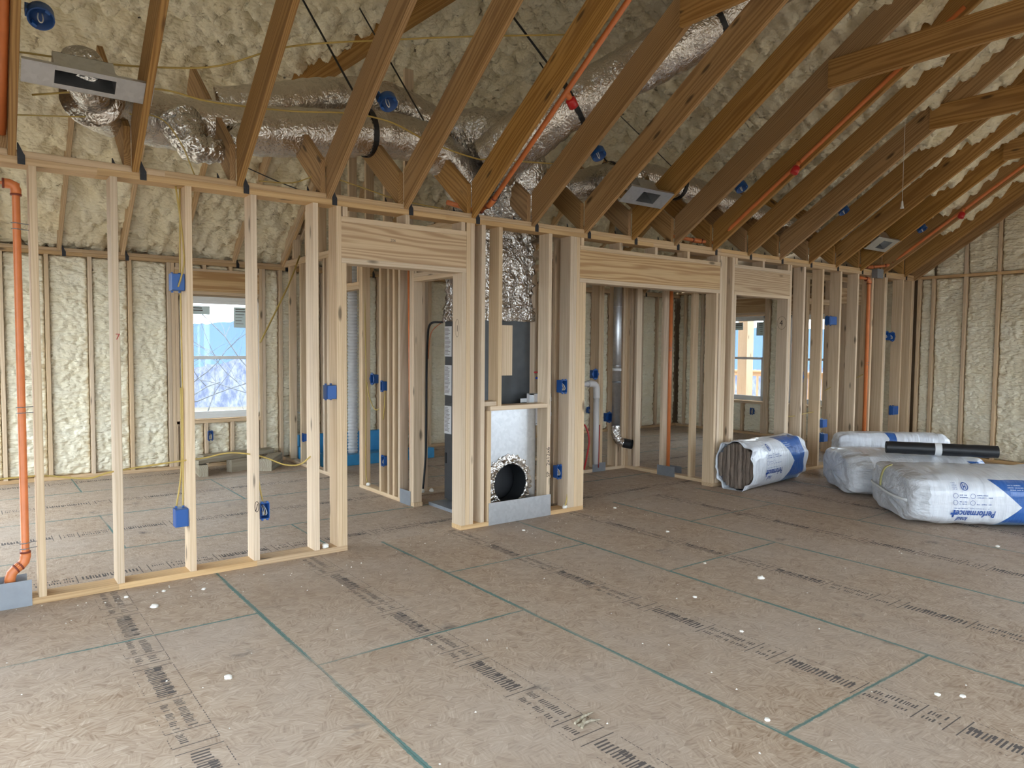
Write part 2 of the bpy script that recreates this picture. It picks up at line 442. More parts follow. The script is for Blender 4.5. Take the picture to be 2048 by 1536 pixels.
vstud('cripple_stud', wm_, 3.402, 3.44, y0, y1, S, .95); vstud('stud', wm_, 3.505, 3.543, y0, y1, .988, ZP)
xplate('return_sill', wm_, 3.43, 4.036, y0, y1, .95, .988, WS)
xplate('sill_block', wm_, 3.373, 3.505, y0+.02, y1, .988, 1.026, WS)
for a, b_ in ((2.138, 3.188), (4.397, 6.39), (6.64, 7.69)):
    xplate('header_plate', wm_, a, b_, y0, y1, 2.055, 2.093, WS); xplate('header_plate', wm_, a, b_, y0, y1, 2.345, 2.383, WS)
    xplate('header', wm_, a, b_, y0+.002, y0+.045, 2.093, 2.345, WH); xplate('header', wm_, a, b_, y1-.045, y1-.002, 2.093, 2.345, WH)
    n = int((b_-a)/.4)
    for k in range(n+1): vstud('cripple_stud', wm_, a+.01+k*(b_-a-.06)/max(1, n), a+.048+k*(b_-a-.06)/max(1, n), y0, y1, 2.383, ZP)

# ---------------------------------------------------------------- exterior walls
def sheath(parent, axis, at, a, b_, z1, holes, thick=.012):
    """outer sheathing of a wall, cut around its openings (a0,a1,z0,z1)"""
    holes = sorted(holes); cur = a
    def pc(p, q, zl, zh):
        if q-p < .005 or zh-zl < .005: return
        lo, hi = ((p, at, zl), (q, at+thick, zh)) if axis == 'x' else ((at, p, zl), (at+thick, q, zh))
        MB().box(lo, hi).build('sheathing', SLATE, parent)
    for h0, h1, zl, zh in holes:
        pc(cur, h0, -.25, z1); pc(h0, h1, -.25, zl); pc(h0, h1, zh, z1); cur = h1
    pc(cur, b_, -.25, z1)

# back wall (far), runs along x
wb = empty('wall_back', (4, YB, 0), kind='structure')
bx0, bx1 = YB, YB+.14
holes_b = [(-1.12, -.2, .6, 2.05), (2.03, 2.945, .585, 2.04)]
sheath(wb, 'x', YB+.14, X0-.15, X1+.25, 2.75, holes_b)
for a, b_ in ((X0, .9), (.9, 3.26), (3.26, 6.9), (6.9, X1+.1)):
    xplate('bottom_plate', wb, a, b_, bx0, bx1, 0, S)
for a, b_ in ((X0, 1.05), (1.05, 3.3), (3.3, 6.0), (6.0, X1+.1)):
    xplate('top_plate', wb, a, b_, bx0, bx1, 2.412, 2.45); xplate('top_plate', wb, a, b_, bx0, bx1, 2.45, 2.488)
bst = [-1.3, -1.2, -.2, 0.0, .30, .70, 1.10, 1.49, 1.895, 1.935, 2.945, 2.985, 3.20]+[3.36+.405*k for k in range(19)]+[X1]
prev = None
for x in bst:
    if x > X1-.1: continue
    vstud('stud', wb, x, x+S, bx0, bx1, S, 2.412)
vstud('jack_stud', wb, 1.975, 2.013, bx0, bx1, S, 2.06)
for a, b_ in ((1.975, 2.945), (-1.16, -.2)):
    xplate('header', wb, a, b_, bx0+.002, bx0+.05, 2.10, 2.335, WH); xplate('header_plate', wb, a, b_, bx0, bx1, 2.06, 2.10, WS); xplate('header_plate', wb, a, b_, bx0, bx1, 2.335, 2.365, WS)
    xplate('window_sill_plate', wb, a, b_, bx0, bx1, .53, .568, WS)
    for k in range(4): vstud('cripple_stud', wb, a+.01+k*(b_-a-.06)/3, a+.048+k*(b_-a-.06)/3, bx0, bx1, S, .53)
    for k in range(4): vstud('cripple_stud', wb, a+.01+k*(b_-a-.06)/3, a+.048+k*(b_-a-.06)/3, bx0, bx1, 2.365, 2.412)
sd = 1
for i in range(len(bst)-1):
    a, b_ = bst[i]+S, bst[i+1]
    if a < -.6 or a > X1-.1 or b_-a < .05: continue
    b_ = min(b_, X1)
    sd += 1
    if 1.9 < a < 2.9:
        for k in range(3):
            p = 1.985+k*(.97-.06)/3+S
            foam_bay(wb, (p, bx0, S), (1, 0, 0), (0, 0, 1), (0, -1, 0), .91/3-S, .49, sd+40+k)
            foam_bay(wb, (p, bx0, 2.365), (1, 0, 0), (0, 0, 1), (0, -1, 0), .91/3-S, .047, sd+50+k, thick=.02)
        continue
    if a > 3.4 and a < 6.0: foam_bay(wb, (a, bx0, S), (1, 0, 0), (0, 0, 1), (0, -1, 0), b_-a, 2.374, sd, .03)
    else: foam_bay(wb, (a, bx0, S), (1, 0, 0), (0, 0, 1), (0, -1, 0), b_-a, 2.374, sd, .014 if a < 3.3 else .024)

# right wall (gable end), runs along y
wr_ = empty('wall_right', (X1, 4, 0), kind='structure')
rx0, rx1 = X1, X1+.14
w2 = [(5.93, 6.80), (7.24, 8.11)]
sheath(wr_, 'y', X1+.14, YF-.15, YB+.2, 5.2, [(-2.1, 2.55, .06, 2.4)]+[(a, b_, .585, 2.03) for a, b_ in w2])
for a, b_ in ((2.6, YW), (YW+.14, 7.0), (7.0, YB)): yplate('bottom_plate', wr_, rx0, rx1, a, b_, 0, S)
for a, b_ in ((YF, 1.9), (1.9, YW), (YW+.14, YB)): yplate('top_plate', wr_, rx0, rx1, a, b_, 2.47, 2.508); 
def gz(y): return 2.49+.68*(YW-y) if y > 1.17 else 2.49+.68*(YW-1.17)-.68*(1.17-y)
gst = [4.585, 4.18, 3.785, 3.38, 2.975, 2.62]
for y in gst+[YW-.02-S]:
    lumber('stud', wr_, (rx0+.07, y, S), (rx0+.07, y, 2.47), S, .14, WS, (0, 1, 0))
    if y < 4.5: lumber('gable_stud', wr_, (rx0+.07, y, 2.508), (rx0+.07, y, gz(y)), S, .14, WS, (0, 1, 0))
ys = sorted(gst+[YW-.02-S])
for i in range(len(ys)-1):
    a, b_ = ys[i]+S/2, ys[i+1]-S/2
    if a < 2.8: fw = .03
    else: fw = .017
    foam_bay(wr_, (rx0, a, S), (0, 1, 0), (0, 0, 1), (-1, 0, 0), b_-a, 2.43, 70+i, fw, .028)
    if gz(b_) > 2.5: foam_bay(wr_, (rx0, a, 2.508), (0, 1, 0), (0, 0, 1), (-1, 0, 0), b_-a, max(.05, gz(a)-2.5), 90+i, .02, .022, (lambda a_: (lambda u: gz(a_+u)-2.5))(a))
# gable rafter against the right wall, upper and lower pieces
for yy in (5.03, 5.4, 5.8, 6.80+.02, 6.86, 7.18, 7.22, 8.13, 8.17, 8.55, 8.95):
    lumber('stud', wr_, (rx0+.07, yy, S), (rx0+.07, yy, 2.47), S, .14, WS, (0, 1, 0))
lumber('stud', wr_, (rx0+.07, 5.9, S), (rx0+.07, 5.9, 2.47), S, .14, WS, (0, 1, 0))
for a, b_ in w2:
    yplate('header', wr_, rx0+.002, rx0+.05, a-.02, b_+.02, 2.09, 2.33, WH); yplate('header_plate', wr_, rx0, rx1, a-.02, b_+.02, 2.05, 2.09, WS); yplate('header_plate', wr_, rx0, rx1, a-.02, b_+.02, 2.33, 2.365, WS)
    yplate('window_sill_plate', wr_, rx0, rx1, a-.02, b_+.02, .53, .568, WS)
    for k in range(3): lumber('cripple_stud', wr_, (rx0+.07, a+.02+k*.4, S), (rx0+.07, a+.02+k*.4, .53), S, .14, WS, (0, 1, 0))
    for k in range(2): foam_bay(wr_, (rx0, a+.04+k*.4, S), (0, 1, 0), (0, 0, 1), (-1, 0, 0), .36, .49, 130+k, .022, .03)
for k, (a, b_) in enumerate(((5.05, 5.38), (5.42, 5.78), (6.88, 7.16), (8.19, 8.53), (8.57, 8.93), (8.97, 9.12))):
    foam_bay(wr_, (rx0, a, S), (0, 1, 0), (0, 0, 1), (-1, 0, 0), b_-a, 2.43, 150+k, .024, .03)

# left and front walls (behind and beside the camera), with wide openings added out of view to let sky light in
wl = empty('wall_left', (X0, 4, 0), kind='structure')
sheath(wl, 'y', X0-.15, YF-.15, YB+.2, 5.2, [(-1.4, 3.6, .06, 2.4), (5.1, 8.95, .06, 2.42)])
for y in (YF, -1.44, 3.6, 4.0, 4.4, 5.0, 8.97): lumber('stud', wl, (X0-.07, y+.019, 0), (X0-.07, y+.019, 2.45), S, .14, WS, (0, 1, 0))
yplate('top_plate', wl, X0-.14, X0, YF, YB, 2.45, 2.526)
wf = empty('wall_front', (4, YF, 0), kind='structure')
sheath(wf, 'x', YF-.15, X0-.15, X1+.25, 2.75, [(-1.1, 3.4, .06, 2.45), (4.6, 6.6, .06, 2.45), (8.0, 9.8, .06, 2.45)])
for x in (X0, -1.14, 3.4, 3.8, 4.2, 4.56, 6.6, 7.0, 7.4, 7.96, 9.8, 10.2, 10.6): vstud('stud', wf, x, x+S, YF-.14, YF, 0, 2.49)
xplate('top_plate', wf, X0, X1, YF-.14, YF, 2.49, 2.55)

# ---------------------------------------------------------------- hall / bath / closet partitions
def ywall(name, x, ya, yb, studs, thick=.089, zt=2.45, opens=()):
    e = empty(name, (x, (ya+yb)/2, 0), kind='structure'); cur = ya
    for o0, o1 in sorted(opens): yplate('bottom_plate', e, x, x+thick, cur, o0, 0, S, WS); cur = o1
    yplate('bottom_plate', e, x, x+thick, cur, yb, 0, S, WS)
    yplate('top_plate', e, x, x+thick, ya, yb, zt, zt+S, WS); yplate('top_plate', e, x, x+thick, ya, yb, zt+S, zt+2*S, WS)
    for y in studs: lumber('stud', e, (x+thick/2, y+S/2, S), (x+thick/2, y+S/2, zt), S, thick, WS, (0, 1, 0))
    return e
wh = ywall('wall_hall', 3.26, YW+.14, YB, [8.93, 8.56, 8.20, 7.85, 7.74, 7.702, 6.90, 6.862, 6.45, 6.28, 6.17, 6.06, 5.84, 5.80], opens=((YW+.14, 5.79), (6.94, 7.70)))
for a, b_ in ((YW+.14, 5.80), (6.94, 7.70)):
    yplate('door_header', wh, 3.26, 3.349, a, b_, 2.055, 2.093, WS); yplate('door_header', wh, 3.26, 3.349, a, b_, 2.093, 2.131, WS)
    for k in range(3): lumber('cripple_stud', wh, (3.305, a+.03+k*(b_-a-.06)/2, 2.131), (3.305, a+.03+k*(b_-a-.06)/2, 2.45), S, .089, WS, (0, 1, 0))
wc = empty('wall_bath', (5, 6.25, 0), kind='structure')
xplate('bottom_plate', wc, 3.35, 6.54, 6.22, 6.36, 0, S, WS); xplate('top_plate', wc, 3.35, 6.54, 6.22, 6.36, 2.45, 2.488, WS); xplate('top_plate', wc, 3.35, 6.54, 6.22, 6.36, 2.488, 2.526, WS)
for x in (3.62, 3.98, 4.02, 4.4, 4.80, 5.2, 5.60, 5.66, 5.98, 6.02, 6.28, 6.38, 6.42): vstud('stud', wc, x, x+S, 6.22, 6.36, S, 2.45)
wx = ywall('wall_closet', 6.45, YW+.14, 6.22, [6.18, 6.14, 6.06, 5.64, 5.22], zt=2.45)
# divider between furnace closet and alcove
wd = ywall('wall_divider', 4.30, YW+.14, 6.22, [5.05, 5.45, 5.85, 6.16], zt=2.45)
# bath end wall and bedroom divider further back
ww = ywall('wall_bedroom', 5.9, 6.36, YB, [6.6, 7.0, 7.4, 7.8, 8.2, 8.6, 9.0], zt=2.45, opens=((6.36, 6.38),))

# wardrobe framing in the right bedroom
wq = empty('wall_wardrobe', (10, 5.6, 0), kind='structure')
xplate('bottom_plate', wq, 9.88, X1, 5.56, 5.649, 0, S, WS)
for z_ in (2.45, 2.488): xplate('top_plate', wq, 9.26, X1, 5.56, 5.649, z_, z_+S, WS)
for x in (9.26, 9.30, 9.88, 9.92, 10.35, 10.74): vstud('stud', wq, x, x+S, 5.56, 5.649, S if x > 9.5 else 0, 2.45)
for z_ in (2.10, 2.138): xplate('door_header', wq, 9.34, 9.88, 5.56, 5.649, z_, z_+S, WS)
xplate('header', wq, 9.96, X1, 5.565, 5.60, 2.14, 2.37, WH)
# ---------------------------------------------------------------- ceiling: rafters, ties, roof foam
ce = empty('ceiling', (4, 3, 2.5), kind='structure')
RXS = [.254+.6035*k-.019 for k in range(-2, 18)]
def slope(x): return .84-(.84-.68)*min(1, max(0, (x-.25)/3.65))
tie_b = MB()
tie_b.prism([(-.022, 0), (.022, 0), (.022, .06), (.012, .075), (-.016, .135), (-.022, .135)], -.004, 0)
for zz in (.012, .045):
    for xx in (-.012, .012): tie_b.box((xx-.004, -.0065, zz-.004), (xx+.004, -.003, zz+.004))
tie_b.v = [(v[0]*.8, v[1], v[2]*.85) for v in tie_b.v]
TIE = tie_b.mesh('hurricane_tie', BLACKM)
RID = 1.17
for k, x in enumerate(RXS):
    s = slope(x); cs = 1/math.sqrt(1+s*s); d = .235
    # front rafter: plumb cut at the plate, birdsmouth hidden on the plate
    c0 = V(x, YW-.003, 2.49+.5*d/cs)
    c1 = c0+V(0, -1, s)*(YW-RID)
    r = lumber('rafter', ce, c0, c1, .038, d, WR, (1, 0, 0), cut0=s, cut1=0)
    # the mirror half, falling to the front wall
    zt_ = c1.z; lumber('rafter', ce, (x, RID, zt_), (x, YF-.05, zt_-s*(RID-YF+.05)), .038, d, WR, (1, 0, 0))
    add('hurricane_tie', TIE, r, Matrix.Translation((x+.042, YW-.001, 2.45)))
    # back rafter: rises away from the wall to the wing ridge
    xb = x-.039; sb = .80; cb = 1/math.sqrt(1+sb*sb)
    c0 = V(xb, YW+.008, 2.526-.035*sb+.1*cb**-1)
    yt = 5.95
    c1 = c0+V(0, 1, sb)*(yt-YW-.1)
    r2 = lumber('back_rafter', ce, c0, c1, .038, .20, WR, (1, 0, 0), cut0=-sb)
    add('hurricane_tie', TIE, r2, Matrix.Translation((xb-.045, YW+.142, 2.47)))
    # wing rafters on the back wall
    if x < 6.0 or x > 6.5:
        c0 = V(x, YB+.1, 2.45)+V(0, .76*.62, .62)*.06; top = 7.02
        lumber('wing_rafter', ce, c0, c0+V(0, -1, .76)*(c0.y-top-.45), .038, .20, WP, (1, 0, 0))
        add('hurricane_tie', TIE, ce, Matrix.Translation((x+.042, YB-.001, 2.40)))
for k in (3, 6, 9, 12, 15):
    x = RXS[k+2]-.038
    lumber('collar_tie', ce, (x, 3.24, 3.69), (x, 2*RID-3.24, 3.69), .038, .22, WR, (1, 0, 0))
lumber('ridge_board', ce, (X0, RID, gz(RID)+.2), (X1, RID, gz(RID)+.2), .038, .28, WR, (0, 1, 0))
for xg in (3.225, 3.345): lumber('gable_rafter', ce, (xg, YB-.02, 2.60), (xg, 7.1, 2.60+.76*(YB-.02-7.1)), .038, .184, WS, (1, 0, 0))
for yy in (8.75, 8.35, 7.95, 7.55, 7.15, 6.75, 6.35, 5.95):
    lumber('gable_stud', ce, (3.285, yy, 2.526), (3.285, yy, min(2.56+.76*(YB-yy), 4.0)-.02), .038, .089, WS, (0, 1, 0))
lumber('valley_beam', ce, (2.66, 7.10, 4.0), (3.50, 5.2, 4.62), .05, .24, WR, (.9, .4, 0))
def roofz(x, y):
    B = 2.49+.68*(YW-y)+.18 if y > RID else 2.49+.68*(YW-RID)+.2-.68*(RID-y)
    A = 2.56+.76*(YB-y)
    Dl = 4.12+.36*(7.05-y)
    D = 4.12-.235*(x-5.75)+.03*(y-3.06)
    o = min(A, Dl, D) if y > 2.2 else -9
    return max(B, o)
def roof(name, xa, xb, ya, yb, res, amp, seed):
    nx = int((xb-xa)/res); ny = int((yb-ya)/res); vs = []
    for j in range(ny+1):
        for i in range(nx+1):
            x = xa+(xb-xa)*i/nx; y = ya+(yb-ya)*j/ny
            q = V(x, y, seed)
            z = roofz(x, y)
            if amp:
                q2 = q+V(noise.noise(q*5), noise.noise(q*5+V(7, 0, 0)), 0)*.05; lp = lump(q2, 8); lp2 = lump(q2+V(9, 9, 9), 19)
                z += amp*(1.1*lp+.45*lp2-.5)+.05*noise.noise(q*1.7)-(.10 if (y > 4.6 and x < 2.66+(7.1-y)*.43) else 0)*min(1, max(0, (6.9-y)*2))
            vs.append((x, y, z))
    fs = [(j*(nx+1)+i, (j+1)*(nx+1)+i, (j+1)*(nx+1)+i+1, j*(nx+1)+i+1) for j in range(ny) for i in range(nx)]
    b = MB(); b.v = vs; b.f = fs
    b.build(name, FO, ce, True)
roof('roof_foam', -.6, X1+.1, 2.2, YB+.15, .027, .15, 1)
roof('roof_foam', X0-.15, -.6, 2.2, YB+.15, .2, 0, 2)
roof('roof_foam', X0-.15, X1+.15, YF-.15, 2.2, .10, .06, 3)
# closing upright between the two roof levels
MB().box((X0-.15, 2.19, gz(2.2)+.1), (X1+.1, 2.2, 6.2)).build('attic_end_board', SLATE, ce)
# rafters lying right against the gable
s = .68; cs = 1/math.sqrt(1+s*s)
for dz, wd_ in ((0, .14), (.10, .09)):
    c0 = V(X1-.02-dz*.3, YW, 2.47+dz)+V(0, s*cs, cs)*.05; lumber('gable_plate', ce, c0, c0+V(0, -1, s)*3.6, .038, wd_, WR, (1, 0, 0))
# ---------------------------------------------------------------- windows
def window(name, axis, at, a, b_, z0, z1, inward, stickers):
    """double-hung vinyl window: frame, two sashes with a pane each, meeting rail, stickers"""
    e = empty(name, ((a+b_)/2, at, z0) if axis == 'x' else (at, (a+b_)/2, z0), kind='structure')
    def bx(nm, mat, u0, u1, d0, d1, zl, zh, par=e):
        if axis == 'x': lo, hi = (u0, at+min(d0*-inward, d1*-inward), zl), (u1, at+max(d0*-inward, d1*-inward), zh)
        else: lo, hi = (at+min(d0*-inward, d1*-inward), u0, zl), (at+max(d0*-inward, d1*-inward), u1, zh)
        return MB().box(lo, hi).build(nm, mat, par)
    F = .045
    for q in ((a, a+F, z0, z1), (b_-F, b_, z0, z1), (a, b_, z1-F, z1), (a, b_, z0, z0+F)): bx('frame', WHT, q[0], q[1], 0, .09, q[2], q[3])
    zm = (z0+z1)/2
    for k, (zl, zh, d) in enumerate(((z0+F, zm+.02, .015), (zm-.02, z1-F, .045))):
        sash = bx('sash', WHT, a+F, a+F+.03, d, d+.03, zl, zh)
        for q in ((b_-F-.03, b_-F, zl, zh), (a+F, b_-F, zl, zl+.035), (a+F, b_-F, zh-.035, zh)): bx('sash', WHT, q[0], q[1], d, d+.03, q[2], q[3])
        bx('pane', GLS, a+F+.03, b_-F-.03, d+.012, d+.016, zl+.035, zh-.035)
    for (u0, u1, zl, zh) in stickers:
        st = bx('window_sticker', STICK, u0, u1, .052, .0535, zl, zh)
        r = random.Random(5); zz = zh-.03
        while zz > zl+.02:
            wv = r.uniform(.4, .9)*(u1-u0-.04); bx('sticker_print', INK, u0+.02, u0+.02+wv, .0505, .0515, zz, zz+r.choice((.004, .007, .012)), st); zz -= r.uniform(.022, .04)
    return e
window('window_1', 'x', YB+.03, 2.03, 2.945, .585, 2.04, -1, [(2.66, 2.86, 1.68, 1.93), (2.10, 2.38, 1.83, 1.93)])
window('window_2', 'y', X1+.03, 7.24, 8.11, .585, 2.03, -1, [(7.31, 7.45, 1.70, 1.93), (7.72, 7.98, 1.80, 1.93)])
window('window_3', 'y', X1+.03, 5.93, 6.80, .585, 2.03, -1, [(6.0, 6.14, 1.70, 1.93)])

# ================================================================ THINGS
def lathe(b, prof, seg, M, close=False):
    """profile of (r, z) turned about local z"""
    i0 = len(b.v); n = len(prof)
    for r, z in prof:
        for k in range(seg):
            a = 2*math.pi*k/seg; b.v.append(tuple(M @ V(r*math.cos(a), r*math.sin(a), z)))
    for i in range(n-1):
        for k in range(seg):
            k2 = (k+1) % seg; b.f.append((i0+i*seg+k, i0+i*seg+k2, i0+(i+1)*seg+k2, i0+(i+1)*seg+k))
    if close:
        b.f.append(tuple(i0+k for k in reversed(range(seg)))); b.f.append(tuple(i0+(n-1)*seg+k for k in range(seg)))
    return b
def text_mesh(body, size, shear=0, bold=0):
    cu = bpy.data.curves.new('t', 'FONT'); cu.body = body; cu.size = size; cu.shear = shear; cu.offset = bold; cu.resolution_u = 2
    cu.align_x = 'LEFT'; ob = bpy.data.objects.new('t', cu); COL.objects.link(ob)
    me = bpy.data.meshes.new_from_object(ob); v = [tuple(p.co) for p in me.vertices]; f = [tuple(p.vertices) for p in me.polygons]
    bpy.data.objects.remove(ob); bpy.data.meshes.remove(me); bpy.data.curves.remove(cu)
    return v, f
def writing(name, body, size, mat, parent, o, ud, vd, shear=0, bold=0):
    """flat lettering at o, running along ud, upright along vd"""
    v, f = text_mesh(body, size, shear, bold); o, ud, vd = Vector(o), Vector(ud), Vector(vd)
    b = MB(); b.v = [tuple(o+ud*p[0]+vd*p[1]) for p in v]; b.f = f
    return b.build(name, mat, parent)
def ringmark(name, mat, parent, c, ud, vd, ru, rv, wd=.003):
    b = MB(); c, ud, vd = Vector(c), Vector(ud), Vector(vd); n = 28
    for k in range(n):
        a = 2*math.pi*k/n
        for q in (1, -1): b.v.append(tuple(c+ud*math.cos(a)*(ru+q*wd/2)+vd*math.sin(a)*(rv+q*wd/2)))
    b.f = [(2*k, 2*((k+1) % n), 2*((k+1) % n)+1, 2*k+1) for k in range(n)]
    return b.build(name, mat, parent)
# pencil and marker notes on the studs (parts of the wall)
writing('pencil_number', '7', .05, MARKR, wm_, (.716, YW-.0015, 1.50), (1, 0, 0), (0, 0, 1))
ringmark('marker_ring', MARK, wm_, (1.531, YW-.0015, .40), (1, 0, 0), (0, 0, 1), .013, .035, .004)
writing('marker_slash', '/', .07, MARK, wm_, (1.520, YW-.0015, .37), (1, 0, 0), (0, 0, 1))
writing('marker_number', '4', .09, MARK, wm_, (7.6505, 4.93, 1.75), (0, -1, 0), (0, 0, 1)); ringmark('marker_ring', MARK, wm_, (7.6505, 4.9, 1.78), (0, 1, 0), (0, 0, 1), .055, .075)
ringmark('marker_ring', MARK, wm_, (3.1485, 4.9, 1.62), (0, 1, 0), (0, 0, 1), .028, .07); writing('marker_number', 'I', .07, MARK, wm_, (3.1485, 4.905, 1.595), (0, -1, 0), (0, 0, 1))
writing('marker_note', '2x12x6', .055, MARK, wm_, (4.067, YW-.0015, .44), (0, 0, 1), (-1, 0, 0))
writing('marker_note', 'SP', .05, MARK, wm_, (4.068, YW-.0015, .34), (0, 0, 1), (-1, 0, 0))
writing('grade_stamp', '206', .03, INK, wm_, (2.52, YW+.0005, 2.24), (1, 0, 0), (0, 0, 1))

# ---------------------------------------------------------------- electrical boxes
def make_box_mesh(w, h, d):
    b = MB(); t = .004; w2, h2 = w/2, h/2
    def ring(y, a, c): return [(-a, y, -c), (a, y, -c), (a, y, c), (-a, y, c)]
    R = [ring(d, w2*.93, h2*.93), ring(d*.85, w2, h2), ring(0, w2, h2), ring(0, w2-t, h2-t), ring(d-t, w2-t, h2-t)]
    for r in R: b.v += r
    for i in range(4):
        for k in range(4): k2 = (k+1) % 4; b.f.append((i*4+k, i*4+k2, i*4+4+k2, i*4+4+k))
    b.f.append((3, 2, 1, 0)); b.f.append((16, 17, 18, 19))
    for sx in (-1, 1):
        for sz in (-1, 1): b.box((sx*w2*.55-.006, -.002, sz*(h2+.004)-.006), (sx*w2*.55+.006, .012, sz*(h2+.004)+.006))
    return b
BXC = {}
def ebox(x, y, z, rz, label, w=.06, h=.098, d=.07, wires=True, tabs=False, cat='electrical box', mat=None):
    """open side faces local -y; rz turns it"""
    e = empty('electrical_box', (x, y, z), label, cat, 'blue electrical boxes', rot=Matrix.Rotation(rz, 3, 'Z'))
    M = Matrix.Translation((x, y, z)) @ Matrix.Rotation(rz, 4, 'Z'); k = (w, h, d)
    if k not in BXC: BXC[k] = make_box_mesh(w, h, d).mesh('box_shell', mat or BLUE)
    add('box_shell', BXC[k], e, M)
    if tabs:
        for pg in ([(-w/2-.022, 0), (-w/2, .03), (-w/2, -.03)], [(w/2+.022, 0), (w/2, -.03), (w/2, .03)], [(0, h/2+.022), (.026, h/2), (-.026, h/2)], [(0, -h/2-.022), (-.026, -h/2), (.026, -h/2)]):
            add('flange', MB().prism(pg, 0, .006).mesh('flange', BLUE), e, M)
    if wires:
        for q in (-1, 0, 1):
            p = smooth_path([(q*.008-.004, .055, h*.3), (q*.010, .02, h*.1), (q*.012+.003, .008, -h*.18), (q*.008, .02, -h*.3), (q*.006, .05, -h*.1)], 4)
            add('wire', MB().tube(p, .0022, 5).mesh('wire', WIRE if q else YEL, True), e, M)
    return e
PI = math.pi
ebox(1.072, 4.93, 1.86, PI, 'large blue switch box high on the stud before the bedroom window, its back towards us', .078, .105, .075)
ebox(1.075, 4.93, .38, PI, 'large blue outlet box with two yellow cables entering its top, near the floor', .078, .115, .075)
ebox(1.590, 4.845, .362, 0, 'open blue outlet box beside the circled stud mark near the floor', .062, .108, .075)
ebox(2.061, 4.90, 1.146, PI, 'blue box at waist height against the post left of the first doorway', .07, .098, .075, False)
ebox(4.248, 4.85, 1.128, 0, 'open blue box at waist height on the post right of the return duct', .062, .112, .075)
ebox(4.245, 4.90, .358, 0, 'blue outlet box near the floor between the return duct and the wide opening', .055, .112, .06)
ebox(2.345, YB-.02, .376, 0, 'blue outlet box under the bedroom window', .06, .105, .06)
ebox(3.25, 8.49, .356, -H, 'blue outlet box low on the bathroom partition beyond the bedroom', .06, .085, .06, False)
ebox(3.30, 6.73, 1.137, -H, 'blue box with pointed flanges on the hall partition stud by the yellow cables', .07, .09, .06, False, True)
ebox(3.25, 6.42, 1.08, -H, 'slim blue switch box on the hall partition at waist height', .045, .09, .06, False)
ebox(3.25, 6.40, .348, -H, 'blue outlet box low on the hall partition studs', .06, .09, .06)
ebox(5.93, 6.22, 1.16, 0, 'blue box with flanges above the pale elbow pipe in the alcove', .075, .095, .06, False, True)
ebox(6.16, 6.21, .64, 0, 'blue box with flanges left of the silver vent pipe in the alcove', .085, .10, .06, False, True)
ebox(8.55, YB-.02, .40, 0, 'dark blue outlet box on the far foamed wall seen through the wide opening', .06, .10, .06)
ebox(X1-.02, 7.44, .40, -H, 'dark blue outlet box under the window seen through the narrow doorway', .06, .10, .06)
ebox(8.055, 4.88, 1.14, 0, 'open blue double box with flanges at waist height right of the narrow doorway', .10, .135, .06, True, True)
ebox(8.70, 4.92, 1.835, PI, 'blue box at head height between studs right of the narrow doorway', .16, .105, .07, False)
ebox(8.47, 4.86, .56, PI, 'upper of the two low blue boxes beside the standing insulation bag', .10, .10, .07, False)
ebox(8.50, 4.86, .38, PI, 'lower of the two low blue boxes beside the standing insulation bag', .09, .10, .07, False)
ebox(10.13, 4.87, 1.67, 0, 'narrow blue box left of its flanged neighbour near the right corner', .07, .10, .06)
ebox(10.33, 4.89, 1.66, 0, 'blue box with pointed flanges high near the right corner', .12, .105, .06, True, True)
ebox(10.38, 4.90, .63, PI, 'blue outlet box low near the right corner above the black roll', .13, .12, .07, False)
# grey junction box on the orange riser
e = empty('junction_box', (9.65, 4.80, 2.42), 'grey plastic junction box at the top of the right orange pipe', 'junction box')
MB().box((9.57, 4.76, 2.42), (9.72, 4.83, 2.53)).build('box_body', GBOX, e); MB().box((9.565, 4.752, 2.415), (9.725, 4.762, 2.535)).build('box_lid', GBOX, e)

# ---------------------------------------------------------------- round ceiling boxes on the rafters
lts = [(.324, 4.198, .84, 'nearest at the top left corner'), (2.16, 4.18, .77, 'in front of the two strapped ducts'), (3.952, 4.148, .68, 'beside the crumpled duct elbow'),
       (5.778, 4.153, .68, 'between the silver register and the second orange pipe'), (7.588, 4.152, .68, 'left of the white pull cord'), (9.438, 4.155, .68, 'farthest, above the right register')]
for x, y, s, where in lts:
    z = 2.49+s*(YW-y); rot = Matrix.Rotation(-math.atan(s), 4, 'X'); M = Matrix.Translation((x+.01, y, z)) @ rot
    e = empty('ceiling_light_box', (x+.01, y, z), 'round blue ceiling box on a rafter, '+where, 'light box', 'round blue ceiling boxes', rot=rot.to_3x3())
    b = MB(); lathe(b, [(.058, 0), (.058, .055), (.045, .07), (.0, .07)], 20, M); b.build('cup', BLUE, e, True)
    b = MB(); lathe(b, [(.058, 0), (.052, 0), (.052, .058), (.0, .058)], 20, M); b.build('cup_inside', BLUED, e, True)
    for a in (.6, .6+PI):
        b = MB().box((-.012, .040, .002), (.012, .054, .03), M @ Matrix.Rotation(a, 4, 'Z')); b.build('screw_lug', BLUE, e)
    p = [M @ V(*q) for q in ((-.008, .0, .05), (-.012, .005, .015), (-.006, .008, -.012), (.004, .008, -.012), (.010, .005, .015), (.008, 0, .05))]
    MB().tube(smooth_path(p, 4), .0032, 6).build('wire', WIRE, e, True)
    MB().box((-.062, -.02, .03), (-.045, .02, .085), M).build('bracket', BLUE, e)

